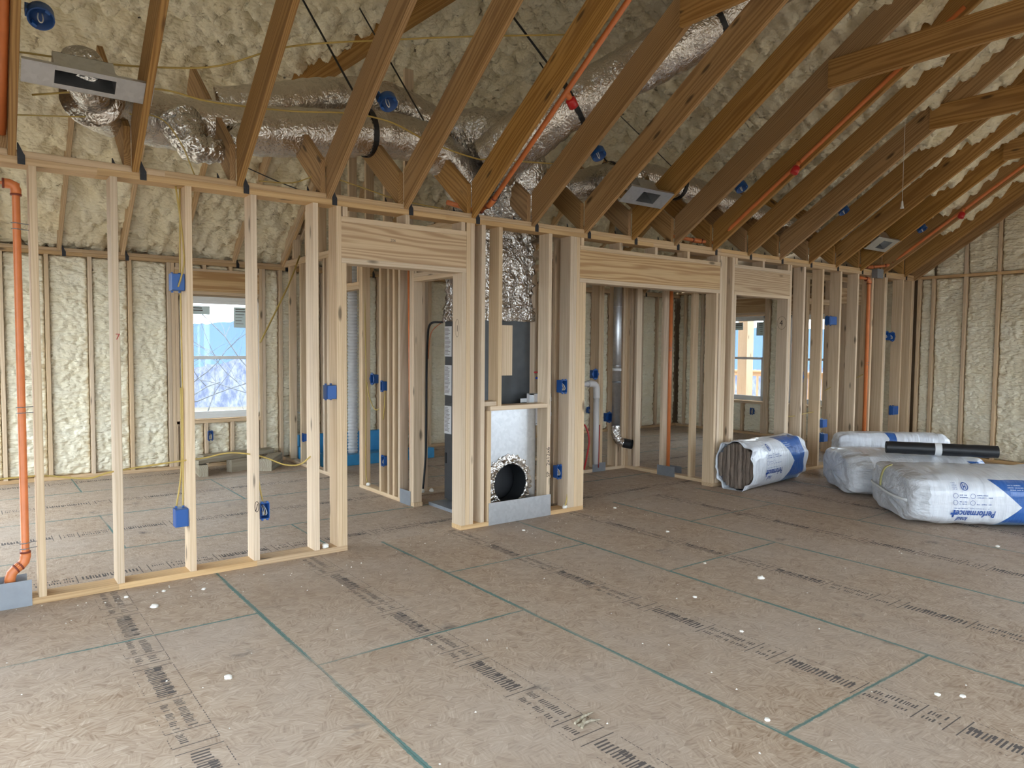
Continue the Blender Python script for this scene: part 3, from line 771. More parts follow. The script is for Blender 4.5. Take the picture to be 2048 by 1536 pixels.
# ---------------------------------------------------------------- foil ducts
def ductdisp(amp, seed, ribs=14):
    def f(i, a, p):
        return amp*(noise.noise(p*9+V(seed, 0, 0))*.9+noise.noise(p*24+V(0, seed, 0))*.5)+amp*.35*math.sin(i*1.9)
    return f
def duct(name, label, pts, r, amp=.012, seg=36, k=12, group='foil flex ducts', straps=(), mat=None):
    e = empty(name, pts[0], label, 'duct', group); P = smooth_path(pts, k)
    rr = r if not isinstance(r, (list, tuple)) else [r[min(len(r)-1, int(i/k))]+(r[min(len(r)-1, int(i/k)+1)]-r[min(len(r)-1, int(i/k))])*((i % k)/k) for i in range(len(P))]
    MB().tube(P, rr, seg, True, ductdisp(amp, len(label))).build('foil_sleeve', mat or FOIL, e, True)
    for ti in straps:
        i = max(1, min(len(P)-2, int(ti*(len(P)-1)))); t = (P[i+1]-P[i-1]).normalized(); x = t.cross(V(0, 0, 1)).normalized(); y = x.cross(t)
        R_ = (rr if not isinstance(rr, list) else rr[i])+.012; b = MB(); n = 28
        for q in range(n+1):
            a = PI+.35+(2*PI-.7)*q/n-.35+.35
            a = -PI/2-PI*.93+2*PI*.93*q/n
            for tt in (-.02, .02): b.v.append(tuple(P[i]+t*tt+(x*math.cos(a)+y*math.sin(a))*R_))
        b.f = [(2*q, 2*q+1, 2*q+3, 2*q+2) for q in range(n)]
        o1 = P[i]+y*(R_*.98); top = V(o1.x-.3, o1.y+.7, roofz(o1.x-.3, o1.y+.7)-.02)
        j = len(b.v); b.v += [tuple(o1-t*.009), tuple(o1+t*.009), tuple(top+t*.009), tuple(top-t*.009)]; b.f.append((j, j+1, j+2, j+3))
        o = b.build('hanging_strap', BLKP, e); md = o.modifiers.new('s', 'SOLIDIFY'); md.thickness = .004
    return e
duct('flex_duct', 'silver foil flex duct lying across the back rafters behind the left register', [(.62, 4.85, 2.90), (.80, 5.15, 2.93), (1.15, 5.3, 2.95), (1.66, 5.3, 2.99), (2.18, 5.3, 3.07), (2.67, 5.3, 3.15), (3.08, 5.3, 3.13), (3.40, 5.32, 2.98), (3.6, 5.4, 2.75)], .175, .012, straps=(.60, .74))
duct('flex_duct', 'silver foil duct behind and above the strapped long duct', [(1.55, 5.72, 3.22), (1.9, 5.65, 3.30), (2.32, 5.65, 3.44), (2.76, 5.65, 3.53), (3.19, 5.65, 3.48), (3.6, 5.6, 3.25), (3.8, 5.55, 2.95)], .16, .010)
duct('flex_duct', 'crumpled silver foil sleeve hanging under the long duct at the left', [(1.15, 5.12, 2.92), (1.22, 5.0, 2.74), (1.42, 5.02, 2.76), (1.55, 5.12, 2.90)], [.13, .10, .06, .10, .12], .025, 24, mat=FOILW)
duct('flex_duct', 'big silver foil duct climbing past the sprinkler pipe towards the ridge', [(3.62, 5.10, 3.02), (3.76, 4.85, 3.22), (3.99, 4.55, 3.44), (4.34, 4.20, 3.70), (4.69, 3.82, 3.98), (5.01, 3.45, 4.28), (5.2, 3.2, 4.5)], [.23, .23, .20, .20, .22, .22], .014, straps=(.36, .72))
duct('flex_duct', 'dark wrinkled foil duct elbow dropping from the middle of the roof to the furnace', [(3.45, 5.75, 3.25), (3.62, 5.45, 3.34), (3.82, 5.2, 3.25), (3.95, 5.15, 3.02), (3.95, 5.25, 2.75), (3.9, 5.4, 2.6)], [.20, .22, .24, .24, .22, .2], .02, mat=FOILW)
duct('flex_duct', 'silver foil branch duct running right behind the rafters past the middle register', [(4.5, 5.3, 2.95), (4.96, 5.25, 3.10), (5.3, 5.25, 3.20), (5.74, 5.25, 3.24), (6.38, 5.25, 3.20), (7.0, 5.25, 3.15), (7.78, 5.25, 3.05), (8.54, 5.25, 2.96), (9.5, 5.3, 2.92)], .14, .009, straps=(.2, .46))
# ---------------------------------------------------------------- register boots
def boot(label, xa, xb, yc, s, hy, holex, flexpts):
    z = 2.488+s*(YW-yc); rot = Matrix.Rotation(-math.atan(s), 4, 'X'); xc = (xa+xb)/2; M = Matrix.Translation((xc, yc, z)) @ rot; L2 = (xb-xa)/2
    e = empty('register_boot', (xc, yc, z), label, 'air register', 'sheet-metal ceiling registers', rot=rot.to_3x3()); h0, h1 = holex
    for lo, hi in (((-L2, -hy, 0), (h0, hy, .002)), ((h1, -hy, 0), (L2, hy, .002)), ((h0, -hy, 0), (h1, -hy*.62, .002)), ((h0, hy*.62, 0), (h1, hy, .002))):
        MB().box(lo, hi, M).build('face_plate', GAL, e)
    for lo, hi in (((h0, -hy*.62, 0), (h0+.002, hy*.62, .16)), ((h1-.002, -hy*.62, 0), (h1, hy*.62, .16)), ((h0, -hy*.62, 0), (h1, -hy*.62+.002, .16)), ((h0, hy*.62-.002, 0), (h1, hy*.62, .16))):
        MB().box(lo, hi, M).build('box_side', GAL, e)
    MB().box((h0, -hy*.62, .16), (h1, hy*.62, .163), M).build('box_top', BLKD, e)
    for lo, hi in (((-L2, hy-.002, 0), (L2, hy, .02)), ((-L2, -hy, 0), (L2, -hy+.002, .02))): MB().box(lo, hi, M).build('edge_lip', GAL, e)
    P = smooth_path([M @ V((h0+h1)/2, 0, .175)]+[Vector(p) for p in flexpts], 10)
    MB().tube(P, .105, 28, True, ductdisp(.014, 3)).build('foil_collar', FOILW, e, True)
boot('long galvanized register plate between the two leftmost rafters', .262, .862, 4.42, .84, .065, (-.16, .12), [(.57, 4.66, 2.93), (.66, 4.88, 2.90), (.80, 5.1, 2.93)])
boot('galvanized register with square opening between two middle rafters', 4.51, 5.06, 4.40, .68, .095, (-.10, .12), [(4.80, 4.62, 2.98), (4.85, 4.9, 3.06), (4.96, 5.2, 3.10)])
boot('galvanized register between two rafters near the right end wall', 8.75, 9.31, 4.43, .68, .11, (-.09, .13), [(8.98, 4.68, 2.92), (8.9, 4.95, 2.98), (8.8, 5.2, 2.96)])

# ---------------------------------------------------------------- orange sprinkler pipes
def pipe(label, pts, r, fittings=(), heads=(), clamps=()):
    e = empty('sprinkler_pipe', pts[0], label, 'pipe', 'orange sprinkler pipes')
    MB().tube(pts, r, 14).build('pipe_run', ORG, e, True)
    for a in fittings:
        i = a; P = [Vector(p) for p in pts]; c = P[i]
        d0 = (P[i-1]-c).normalized() if i > 0 else None; d1 = (P[i+1]-c).normalized() if i < len(P)-1 else None
        q = [c+d*.055 for d in (d0,) if d]+[c]+[c+d*.055 for d in (d1,) if d]
        if len(q) == 3: q = [q[0], c+d0*.03, c+(d0+d1)*.008, c+d1*.03, q[2]]
        MB().tube(q, r*1.28, 14).build('elbow', ORG, e, True)
        for d in (d0, d1):
            if d: MB().tube([c+d*.052, c+d*.062], r*1.33, 14).build('glue_ring', ORGD, e, True)
    for p, d in heads:
        p, d = Vector(p), Vector(d).normalized()
        MB().tube([p, p+d*.06], r*1.1, 12).build('tee', ORG, e, True)
        MB().tube([p+d*.05, p+d*.06, p+d*.065, p+d*.12, p+d*.125], [.024, .034, .036, .036, .028], 16).build('sprinkler_cap', RED, e, True)
    for p, n in clamps:
        p = Vector(p); b = MB()
        for dz in (-.016, .016): b.tube([p+V(-r*1.3, -.02, dz), p+V(0, -r*1.5, dz), p+V(r*1.4, -.005, dz), p+V(.06, .0, dz)], .0025, 5)
        b.build('clamp', GALD, e)
    return e
def rz(x, y, off=0): return 2.49+slope(x)*(YW-y)+off
pipe('orange pipe dropping down the left end of the stud wall to a floor plate', [(-.6, 4.9, 2.35), (.252, 4.9, 2.35), (.252, 4.9, .235), (.18, 4.88, .19), (.165, 4.88, .02)], .021, (1, 2, 3), (), [((.252, 4.9, 2.12), 1), ((.252, 4.9, 1.10), 1), ((.252, 4.9, .33), 1)])
pipe('orange pipe along the rafter at the top left corner', [(.19, YW-.02, 2.60), (.19, 4.3, rz(.2, 4.3, .08)), (.19, 3.3, rz(.2, 3.3, .08))], .024, ())
pipe('orange pipe with red sprinkler cap climbing the rafter beside the big duct', [(3.10, 4.98, 2.62), (3.40, 4.98, 2.58), (3.355, 4.74, rz(3.35, 4.74, .05)), (3.355, 2.6, rz(3.35, 2.6, .05))], .019, (1, 2), [((3.36, 3.85, rz(3.36, 3.85, .05)), (.75, .25, -.55))])
pipe('orange pipe with red sprinkler cap climbing the rafter left of the first collar tie', [(5.75, 5.0, 2.62), (6.15, 4.96, 2.60), (6.33, 4.80, rz(6.3, 4.80, .06)), (6.25, 4.6, rz(6.25, 4.6, .06)), (6.25, 2.5, rz(6.25, 2.5, .06))], .019, (1, 2), [((6.23, 3.86, rz(6.23, 3.86, .06)), (-.4, .1, -.8))])
pipe('orange pipe with red sprinkler cap on the last rafter by the right wall', [(9.4, 5.0, 2.60), (9.75, 4.96, 2.58), (9.90, 4.75, rz(9.8, 4.75, .06)), (9.87, 4.5, rz(9.87, 4.5, .06)), (9.87, 2.0, rz(9.87, 2.0, .06))], .019, (1, 2), [((9.85, 3.86, rz(9.85, 3.86, .06)), (-.4, .1, -.8))])
pipe('orange pipe standing in the alcove side wall above a grey plate', [(6.49, 5.575, 2.42), (6.49, 5.575, .03)], .021, (), (), [((6.47, 5.575, 1.46), 1)])
pipe('orange pipe down the right part of the wall below the grey junction box', [(9.40, 4.9, 2.42), (9.565, 4.86, 2.40), (9.565, 4.86, .02)], .024, (1,), (), [((9.565, 4.86, 1.29), 1)])
pipe('thin orange pipe inside the hall partition beside the doubled stud', [(3.31, 5.99, 2.6), (3.31, 5.93, .02)], .014)
# ---------------------------------------------------------------- steel guard plates
def plate(label, lo, hi):
    e = tag(MB().box(lo, hi).build('steel_plate', GALD), label, 'metal plate', 'grey nail-guard plates'); return e
plate('front grey guard plate at the foot of the left orange pipe', (-.25, YW-.004, 0), (.275, YW-.001, .148))
plate('rear grey guard plate behind the foot of the left orange pipe', (-.25, YW+.141, 0), (.26, YW+.145, .148))
plate('grey guard plate at the end of the hall partition', (3.255, 5.85, .0), (3.2585, 6.05, .135))
plate('grey guard plate under the pale pipe in the alcove', (5.90, 6.214, 0), (6.11, 6.219, .105))
plate('near grey guard plate at the foot of the alcove orange pipe', (6.444, 5.44, 0), (6.449, 5.70, .115))
plate('far grey guard plate at the foot of the alcove orange pipe', (6.541, 5.42, 0), (6.545, 5.66, .115))

# ---------------------------------------------------------------- cables
def cable(label, runs, r=.0055, mat=None, group='yellow cables', staples=False):
    e = empty('cable', runs[0][0], label, 'cable', group)
    for p in runs: MB().tube(smooth_path(p, 6), r, 6).build('cable_run', mat or YEL, e, True)
    return e
cable('yellow cable sagging from stud to stud at knee height across the left wall', [[(-1.3, 4.9, .74), (-.1, 4.9, .72), (.31, 4.9, .72), (.44, 4.9, .70), (.58, 4.9, .68), (.72, 4.9, .71), (1.12, 4.9, .74), (1.22, 4.9, .745), (1.37, 4.9, .765), (1.51, 4.9, .745), (1.62, 4.9, .71), (1.74, 4.9, .655), (1.85, 4.9, .645), (1.94, 4.9, .70)]])
cable('yellow cables dropping down the stud before the window into the low box', [[(1.105, 4.93, 2.45), (1.10, 4.93, 1.9), (1.103, 4.93, 1.2), (1.10, 4.93, .7), (1.095, 4.93, .42)], [(1.098, 4.95, 1.2), (1.095, 4.95, .7), (1.06, 4.95, .43)]])
cable('yellow cable into the large switch box high on the stud', [[(1.07, 4.88, 2.45), (1.10, 4.88, 2.2), (1.108, 4.86, 2.0), (1.09, 4.85, 1.9), (1.07, 4.853, 1.83)]])
cable('yellow cable into the open outlet box by the circled mark', [[(1.56, 4.92, .66), (1.58, 4.91, .50), (1.595, 4.90, .41)]])
cable('loose yellow cable end slanting across the bedroom opening', [[(3.27, 8.62, 2.53), (3.20, 8.45, 2.50), (2.90, 8.0, 2.12), (2.43, 7.5, 1.50)]], .010)
cable('yellow cable up the post right of the return duct', [[(4.255, 4.83, .06), (4.29, 4.84, .18), (4.30, 4.838, .6), (4.295, 4.838, 1.2), (4.30, 4.838, 1.8), (4.31, 4.838, 2.3)]])
cable('yellow cables draped down the hall partition studs', [[(3.29, 6.87, 2.4), (3.29, 6.86, 1.7), (3.28, 6.82, 1.2), (3.29, 6.84, .9), (3.29, 6.85, .2), (3.29, 6.80, .05)], [(3.28, 6.80, 1.1), (3.27, 6.72, .95), (3.26, 6.58, .84), (3.27, 6.48, .86)], [(3.28, 6.40, 1.04), (3.28, 6.41, .9), (3.28, 6.44, .75)]])
cable('upper yellow cable crossing the left rafters under the foam', [[(-.6, 4.75, 2.95), (.28, 4.64, 2.99), (.58, 4.60, 3.0), (.89, 4.55, 3.03), (1.22, 4.47, 3.09), (1.59, 4.30, 3.24), (2.19, 4.14, 3.38), (2.68, 4.0, 3.48), (3.38, 3.84, 3.62)]])
cable('lower yellow cable winding past the ceiling boxes to the duct elbow', [[(.33, 4.78, 2.82), (.88, 4.62, 2.93), (1.23, 4.64, 2.93), (1.7, 4.60, 2.96), (2.06, 4.53, 3.0), (2.37, 4.53, 3.0), (2.72, 4.60, 2.94), (3.14, 4.66, 2.91), (3.31, 4.64, 2.92), (4.01, 4.58, 2.98)]])
cable('third yellow cable looping from the left register to the hurricane ties', [[(.2, 4.9, 2.72), (.6, 4.88, 2.78), (.95, 4.9, 2.86), (1.1, 4.92, 2.75), (1.2, 4.93, 2.53)]], .004)
cable('thin black cable slanting behind the back rafters to the top plate', [[(1.55, 5.2, 2.72), (1.8, 5.12, 2.62), (2.06, 5.02, 2.53)]], .004, BLKP, 'black cables')
cable('yellow cable draped between the back rafters above the first doorway', [[(1.62, 5.0, 2.58), (1.85, 5.0, 2.60), (2.06, 5.0, 2.68), (2.35, 5.05, 2.66), (2.7, 5.05, 2.6), (3.1, 5.05, 2.58)]], .0045)
cable('yellow cable curling between the low boxes right of the narrow doorway', [[(8.42, 4.95, .8), (8.5, 4.94, .72), (8.58, 4.93, .6), (8.62, 4.92, .45)], [(7.75, 4.9, .68), (7.95, 4.9, .67), (8.2, 4.9, .69), (8.4, 4.9, .70)], [(8.72, 4.95, .95), (8.86, 4.90, 1.02)], [(9.5, 4.95, 1.1), (9.66, 4.9, 1.17)]], .005)

# ---------------------------------------------------------------- furnace, return duct, plenum
fu = empty('furnace', (3.865, 5.5, 0), 'dark grey upright furnace cabinet in the closet behind the stud wall', 'furnace')
MB().box((3.6, 5.2, .04), (4.13, 5.81, 1.73)).build('cabinet', GREY, fu)
MB().box((3.592, 5.22, .06), (3.6, 5.79, .95)).build('lower_door', GREY, fu); MB().box((3.592, 5.22, .97), (3.6, 5.79, 1.70)).build('upper_door', GREY, fu)
for z0_, z1_ in ((1.38, 1.66), (1.02, 1.30), (.66, .92)):
    l = MB().box((3.588, 5.68, z0_), (3.5915, 5.80, z1_)).build('rating_label', LABEL, fu); r = random.Random(int(z0_*100)); b = MB(); zz = z1_-.02
    while zz > z0_+.015: b.box((3.5868, 5.79-r.uniform(.05, .095), zz), (3.5878, 5.79, zz+.004)); zz -= .012
    b.build('label_print', INK, l)
MB().box((3.586, 5.76, .38), (3.592, 5.785, .48)).build('handle_slot', BLKD, fu)
MB().box((3.42, 5.25, .0), (3.66, 5.80, .03)).build('drain_pan', GALD, fu)
pl_ = empty('supply_plenum', (3.86, 5.45, 1.73), 'crumpled foil wrapped plenum on top of the furnace', 'duct')
def crumple_box(lo, hi, amp, seed, n=26):
    b = bmesh.new(); bmesh.ops.create_cube(b, size=1)
    bmesh.ops.subdivide_edges(b, edges=b.edges[:], cuts=n, use_grid_fill=True)
    L_, H_ = Vector(lo), Vector(hi); c = (L_+H_)/2; s_ = H_-L_
    vs = []
    for v in b.verts:
        p = V(c.x+v.co.x*s_.x, c.y+v.co.y*s_.y, c.z+v.co.z*s_.z); nn = V(*(1 if q > .499 else -1 if q < -.499 else 0 for q in v.co))
        q = V(p.x, p.y, p.z*2)
        d = amp*(abs(noise.noise(q*7+V(seed, 0, 0)))*1.2+noise.noise(q*17)*.5-.5); vs.append(tuple(p+nn*d))
    b.verts.index_update(); o = MB(); o.v = vs; o.f = [tuple(v.index for v in f.verts) for f in b.faces]; b.free(); return o
crumple_box((3.58, 5.18, 1.78), (4.16, 5.80, 2.75), .05, 4).build('foil_wrap', FOILW, pl_, True)
crumple_box((3.57, 5.17, 1.70), (4.17, 5.81, 1.83), .02, 9, 14).build('foil_tape', FOILW, pl_, True)
rb = empty('return_box', (3.74, 5.1, 0), 'galvanized return air box with round duct opening at its foot', 'duct')
b = MB(); cx_, cz_, rr_ = 3.735, .30, .185; n = 40; fx0, fx1, fz0, fz1, fy = 3.445, 4.03, .02, .955, 4.985
inner, outer = [], []
for k in range(n):
    a = 2*PI*k/n; dx, dz = math.cos(a), math.sin(a)
    tx = ((fx1-cx_)/dx if dx > 0 else (fx0-cx_)/dx) if abs(dx) > 1e-6 else 9; tz = ((fz1-cz_)/dz if dz > 0 else (fz0-cz_)/dz) if abs(dz) > 1e-6 else 9
    t_ = min(tx, tz); inner.append((cx_+dx*rr_, fy, cz_+dz*rr_)); outer.append((cx_+dx*t_, fy, cz_+dz*t_))
b.v = inner+outer; b.f = [(k, (k+1) % n, n+(k+1) % n, n+k) for k in range(n)]
cn = [(fx0, fz0), (fx1, fz0), (fx1, fz1), (fx0, fz1)]
for (x_, z_) in cn:      # fill the corner triangles left by the radial fan
    k = min(range(n), key=lambda q: math.atan2(abs(math.sin(math.atan2(z_-cz_, x_-cx_)-2*PI*q/n)), math.cos(math.atan2(z_-cz_, x_-cx_)-2*PI*q/n)))
    for k2 in ((k+1) % n, (k-1) % n):
        j = len(b.v); b.v.append((x_, fy, z_)); b.f.append((n+k, n+k2, j))
fo = b.build('front_sheet', GAL, rb)
MB().box((fx0, fy+.001, .93), (fx1, 5.185, .955)).build('top_sheet', GAL, rb); MB().box((fx0, fy+.001, .02), (fx0+.003, 5.18, .93)).build('side_sheet', GAL, rb); MB().box((fx1-.003, fy+.001, .02), (fx1, 5.18, .93)).build('side_sheet', GAL, rb); MB().box((fx0, 5.18, .02), (fx1, 5.184, .95)).build('rear_sheet', BLKD, rb)
b = MB(); path = [V(cx_, 4.95, cz_)+V(0, q*.03, 0) for q in range(0, 7)]; b.tube(path, .170, 36, False); b.build('black_duct_sleeve', BLKD, rb, True)
MB().prism([(cx_+.03+.16*math.cos(2*PI*k/24), cz_+.16*math.sin(2*PI*k/24)) for k in range(24)], 5.15, 5.16).build('damper', BLKP, rb)
b = MB(); R0 = random.Random(2); n = 90
for k in range(n):
    a = 2*PI*k/n; r1 = .168; r2 = .215+.03*noise.noise(V(k*.5, 0, 0)); r3 = r2+.02+.02*R0.random()
    for q, yy in ((r1, 4.955), (r1+.012, 4.945+.012*R0.random()), (r2, 4.965+.014*R0.random()), (r3, 4.980)): b.v.append((cx_+q*math.cos(a), yy, cz_+q*math.sin(a)))
for k in range(n):
    for q in range(3): b.f.append((4*k+q, 4*k+q+1, 4*((k+1) % n)+q+1, 4*((k+1) % n)+q))
b.build('foil_ring', FOILW, rb)
tag(MB().box((3.418, YW-.005, 0.002), (4.082, YW-.001, .188)).build('kick_plate', GAL), 'galvanized sheet screwed across the foot of the return opening', 'metal plate')
e = tag(lumber('scrap_board', None, (3.625, 4.90, 1.235), (3.625, 4.90, 1.655), .13, .038, WS, (1, 0, 0)), 'short pale board nailed to the stud in front of the furnace', 'board')
cable('thick black cable from the furnace label down to the bath wall plate', [[(3.58, 5.82, 1.70), (3.52, 5.95, 1.68), (3.55, 6.05, 1.5), (3.60, 6.15, 1.2), (3.61, 6.17, .8), (3.61, 6.18, .4), (3.58, 6.18, .06)]], .011, BLKP, 'black cables')
cable('thin orange wire beside the black furnace cable', [[(3.62, 5.85, 1.72), (3.55, 5.98, 1.6), (3.60, 6.12, 1.35)]], .004, ORG, 'thin furnace wires')
tag(MB().tube(smooth_path([(3.99, 6.205, 1.93), (3.99, 6.20, 1.75), (3.995, 6.205, 1.56)], 5), .018, 10, True, ductdisp(.008, 2)).build('foil_wrapped_line', FOILW, None, True), 'short foil wrapped line on the closet back wall stud', 'pipe')
# drain box, hot and cold tubes right of the return duct
e = empty('washer_outlet_box', (4.16, 5.05, .8), 'white wall outlet box held by two pale straps behind the studs', 'outlet box')
MB().box((4.02, 5.06, .78), (4.22, 5.10, 1.06)).build('box_back', GPVC, e)
for lo, hi in (((4.02, 5.0, .78), (4.026, 5.06, 1.06)), ((4.214, 5.0, .78), (4.22, 5.06, 1.06)), ((4.02, 5.0, .78), (4.22, 5.06, .79)), ((4.02, 5.0, 1.05), (4.22, 5.06, 1.06))): MB().box(lo, hi).build('box_side', WHTP, e)
for z_ in (.84, .98): MB().box((3.95, 5.10, z_), (4.33, 5.104, z_+.035)).build('strap', WHTP, e)
e = empty('water_tube', (4.19, 5.06, .05), 'paired blue and red water tubes beside the white outlet box', 'pipe')
MB().tube([(4.06, 5.02, 1.20), (4.19, 5.02, 1.20), (4.19, 5.02, .05)], .0095, 8).build('blue_tube', PEXB, e, True); MB().tube([(4.05, 5.03, 1.25), (4.165, 5.03, 1.25), (4.165, 5.03, .05)], .0095, 8).build('red_tube', PEXR, e, True)
tag(lumber('scrap_board', None, (4.13, 5.04, .10), (4.13, 5.04, .75), .05, .03, WS, (1, 0, 0)), 'narrow pale board standing behind the marked stud', 'board')
# ---------------------------------------------------------------- alcove pipes
e = empty('vent_pipe', (6.18, 6.1, .4), 'shiny round metal vent pipe ending in a black elbow in the alcove', 'pipe')
MB().tube([(6.18, 6.12, 2.9), (6.18, 6.12, .52)], .051, 28).build('pipe_run', GAL, e, True)
for z_ in (1.95, 1.25, 1.06): MB().tube([(6.18, 6.12, z_), (6.18, 6.12, z_+.015)], .0535, 28).build('joint_band', GALD if z_ < 1.2 else GAL, e, True)
MB().tube([(6.178, 6.118, 1.20), (6.178, 6.118, 1.23)], .0545, 28).build('tape', WHTP, e, True)
MB().tube(smooth_path([(6.18, 6.12, .55), (6.18, 6.115, .44), (6.20, 6.08, .37), (6.23, 6.02, .345)], 6), .055, 24, False, ductdisp(.004, 1)).build('foil_elbow', FOILW, e, True)
MB().tube([(6.225, 6.03, .347), (6.27, 5.94, .335)], .056, 24, False).build('collar', BLKP, e, True); MB().tube([(6.235, 6.01, .345), (6.238, 6.005, .344)], .054, 24).build('collar_inside', BLKD, e, True)
e = empty('drain_pipe', (5.92, 6.2, .1), 'pale plastic drain pipe with an elbow at waist height in the alcove', 'pipe')
MB().tube([(5.70, 6.19, 1.05), (5.80, 6.19, 1.05)], .03, 16).build('stub', GPVC, e, True); MB().tube(smooth_path([(5.78, 6.19, 1.05), (5.86, 6.19, 1.05), (5.91, 6.19, 1.02), (5.92, 6.19, .95), (5.92, 6.19, .88)], 5), .040, 18).build('elbow', GPVC, e, True); MB().tube([(5.92, 6.19, .9), (5.92, 6.19, .10)], .035, 18).build('pipe_run', GPVC, e, True)
MB().box((5.70, 6.20, .93), (5.74, 6.215, 1.18)).build('nail_plate', GALD, e)
e = empty('gas_hose', (5.72, 6.0, .05), 'red hose and blue valve low at the left side of the alcove', 'hose')
MB().tube(smooth_path([(5.66, 6.17, .62), (5.70, 6.12, .55), (5.73, 6.10, .4), (5.71, 6.12, .2), (5.70, 6.15, .06)], 6), .010, 8).build('hose', PEXR, e, True); MB().tube([(5.64, 6.15, .3), (5.64, 6.15, .58)], .03, 12).build('valve_body', PEXB, e, True); MB().tube([(5.64, 6.15, .58), (5.64, 6.15, .68)], .02, 12).build('valve_top', BLKP, e, True)
tag(MB().tube([(5.99, 6.2, .56), (5.985, 6.2, .3), (5.98, 6.2, .05)], .006, 6).build('cable', PEXR, None, True), 'thin red cable hanging below the flanged box in the alcove', 'cable')
# ---------------------------------------------------------------- bathroom
sp = empty('shower_pan', (4.1, 8.62, 0), 'bright blue foam shower pan beyond the hall partition', 'shower pan')
MB().box((3.40, 8.25, 0), (4.95, 8.37, .13)).build('curb', PAN, sp); MB().box((3.40, 8.37, 0), (4.95, 9.06, .05)).build('pan_base', PAN, sp); MB().box((3.40, 9.0, .0), (4.95, 9.07, .32)).build('back_flange', PAN, sp); MB().box((3.365, 8.25, 0), (3.40, 9.06, .18)).build('side_flange', PAN, sp)
e = tag(MB().tube([(3.95, 8.6, 2.9-q*.01) for q in range(281)], .062, 18, True, lambda i, a, p: .006*math.sin(i*PI/2)).build('flex_hose', WHTP, None, True), 'white corrugated flexible hose hanging over the blue shower pan', 'hose')
e = empty('water_tube', (3.33, 8.97, .05), 'blue water tube rising on the bathroom partition with white elbow block', 'pipe')
MB().tube([(3.42, 8.98, .06), (3.42, 8.98, 1.10), (3.42, 8.80, 1.12)], .014, 8).build('blue_tube', PEXB, e, True); MB().tube([(3.38, 8.72, 1.15), (3.38, 8.72, 2.0)], .008, 8).build('red_tube', PEXR, e, True)
MB().box((3.40, 8.52, 1.03), (3.44, 8.86, 1.14)).build('cross_block', WHTP, e); MB().tube([(3.38, 9.0, .62), (3.38, 8.6, .60)], .008, 6).build('cross_tube', WHTP, e, True)
tag(MB().tube([(4.45, 7.0, .02), (4.45, 7.0, .16), (4.45, 7.0, .19)], [.07, .07, .05], 16).build('plastic_jug', PAN, None, True), 'small blue and white container on the floor beyond the closet door', 'container')
# ---------------------------------------------------------------- boards on the bedroom floor
def board(label, p0, p1, w, h, z):
    return tag(lumber('timber', None, (*p0, z+h/2), (*p1, z+h/2), w, h, WB, (p1[1]-p0[1], p0[0]-p1[0], 0)), label, 'timber', 'timbers on the bedroom floor')
board('long weathered plank on top of the timber pile under the window', (2.02, 8.52), (3.02, 8.98), .14, .04, .142)
board('rear weathered plank on top of the timber pile under the window', (2.18, 8.90), (3.06, 9.05), .14, .04, .142)
board('thick greenish timber end at the right of the pile under the window', (2.78, 8.44), (3.08, 8.92), .14, .14, 0)
board('dark timber block under the left end of the pile under the window', (2.10, 8.45), (2.14, 8.90), .09, .13, 0)
board('middle timber under the pile below the window', (2.42, 8.62), (2.72, 8.74), .09, .14, 0)

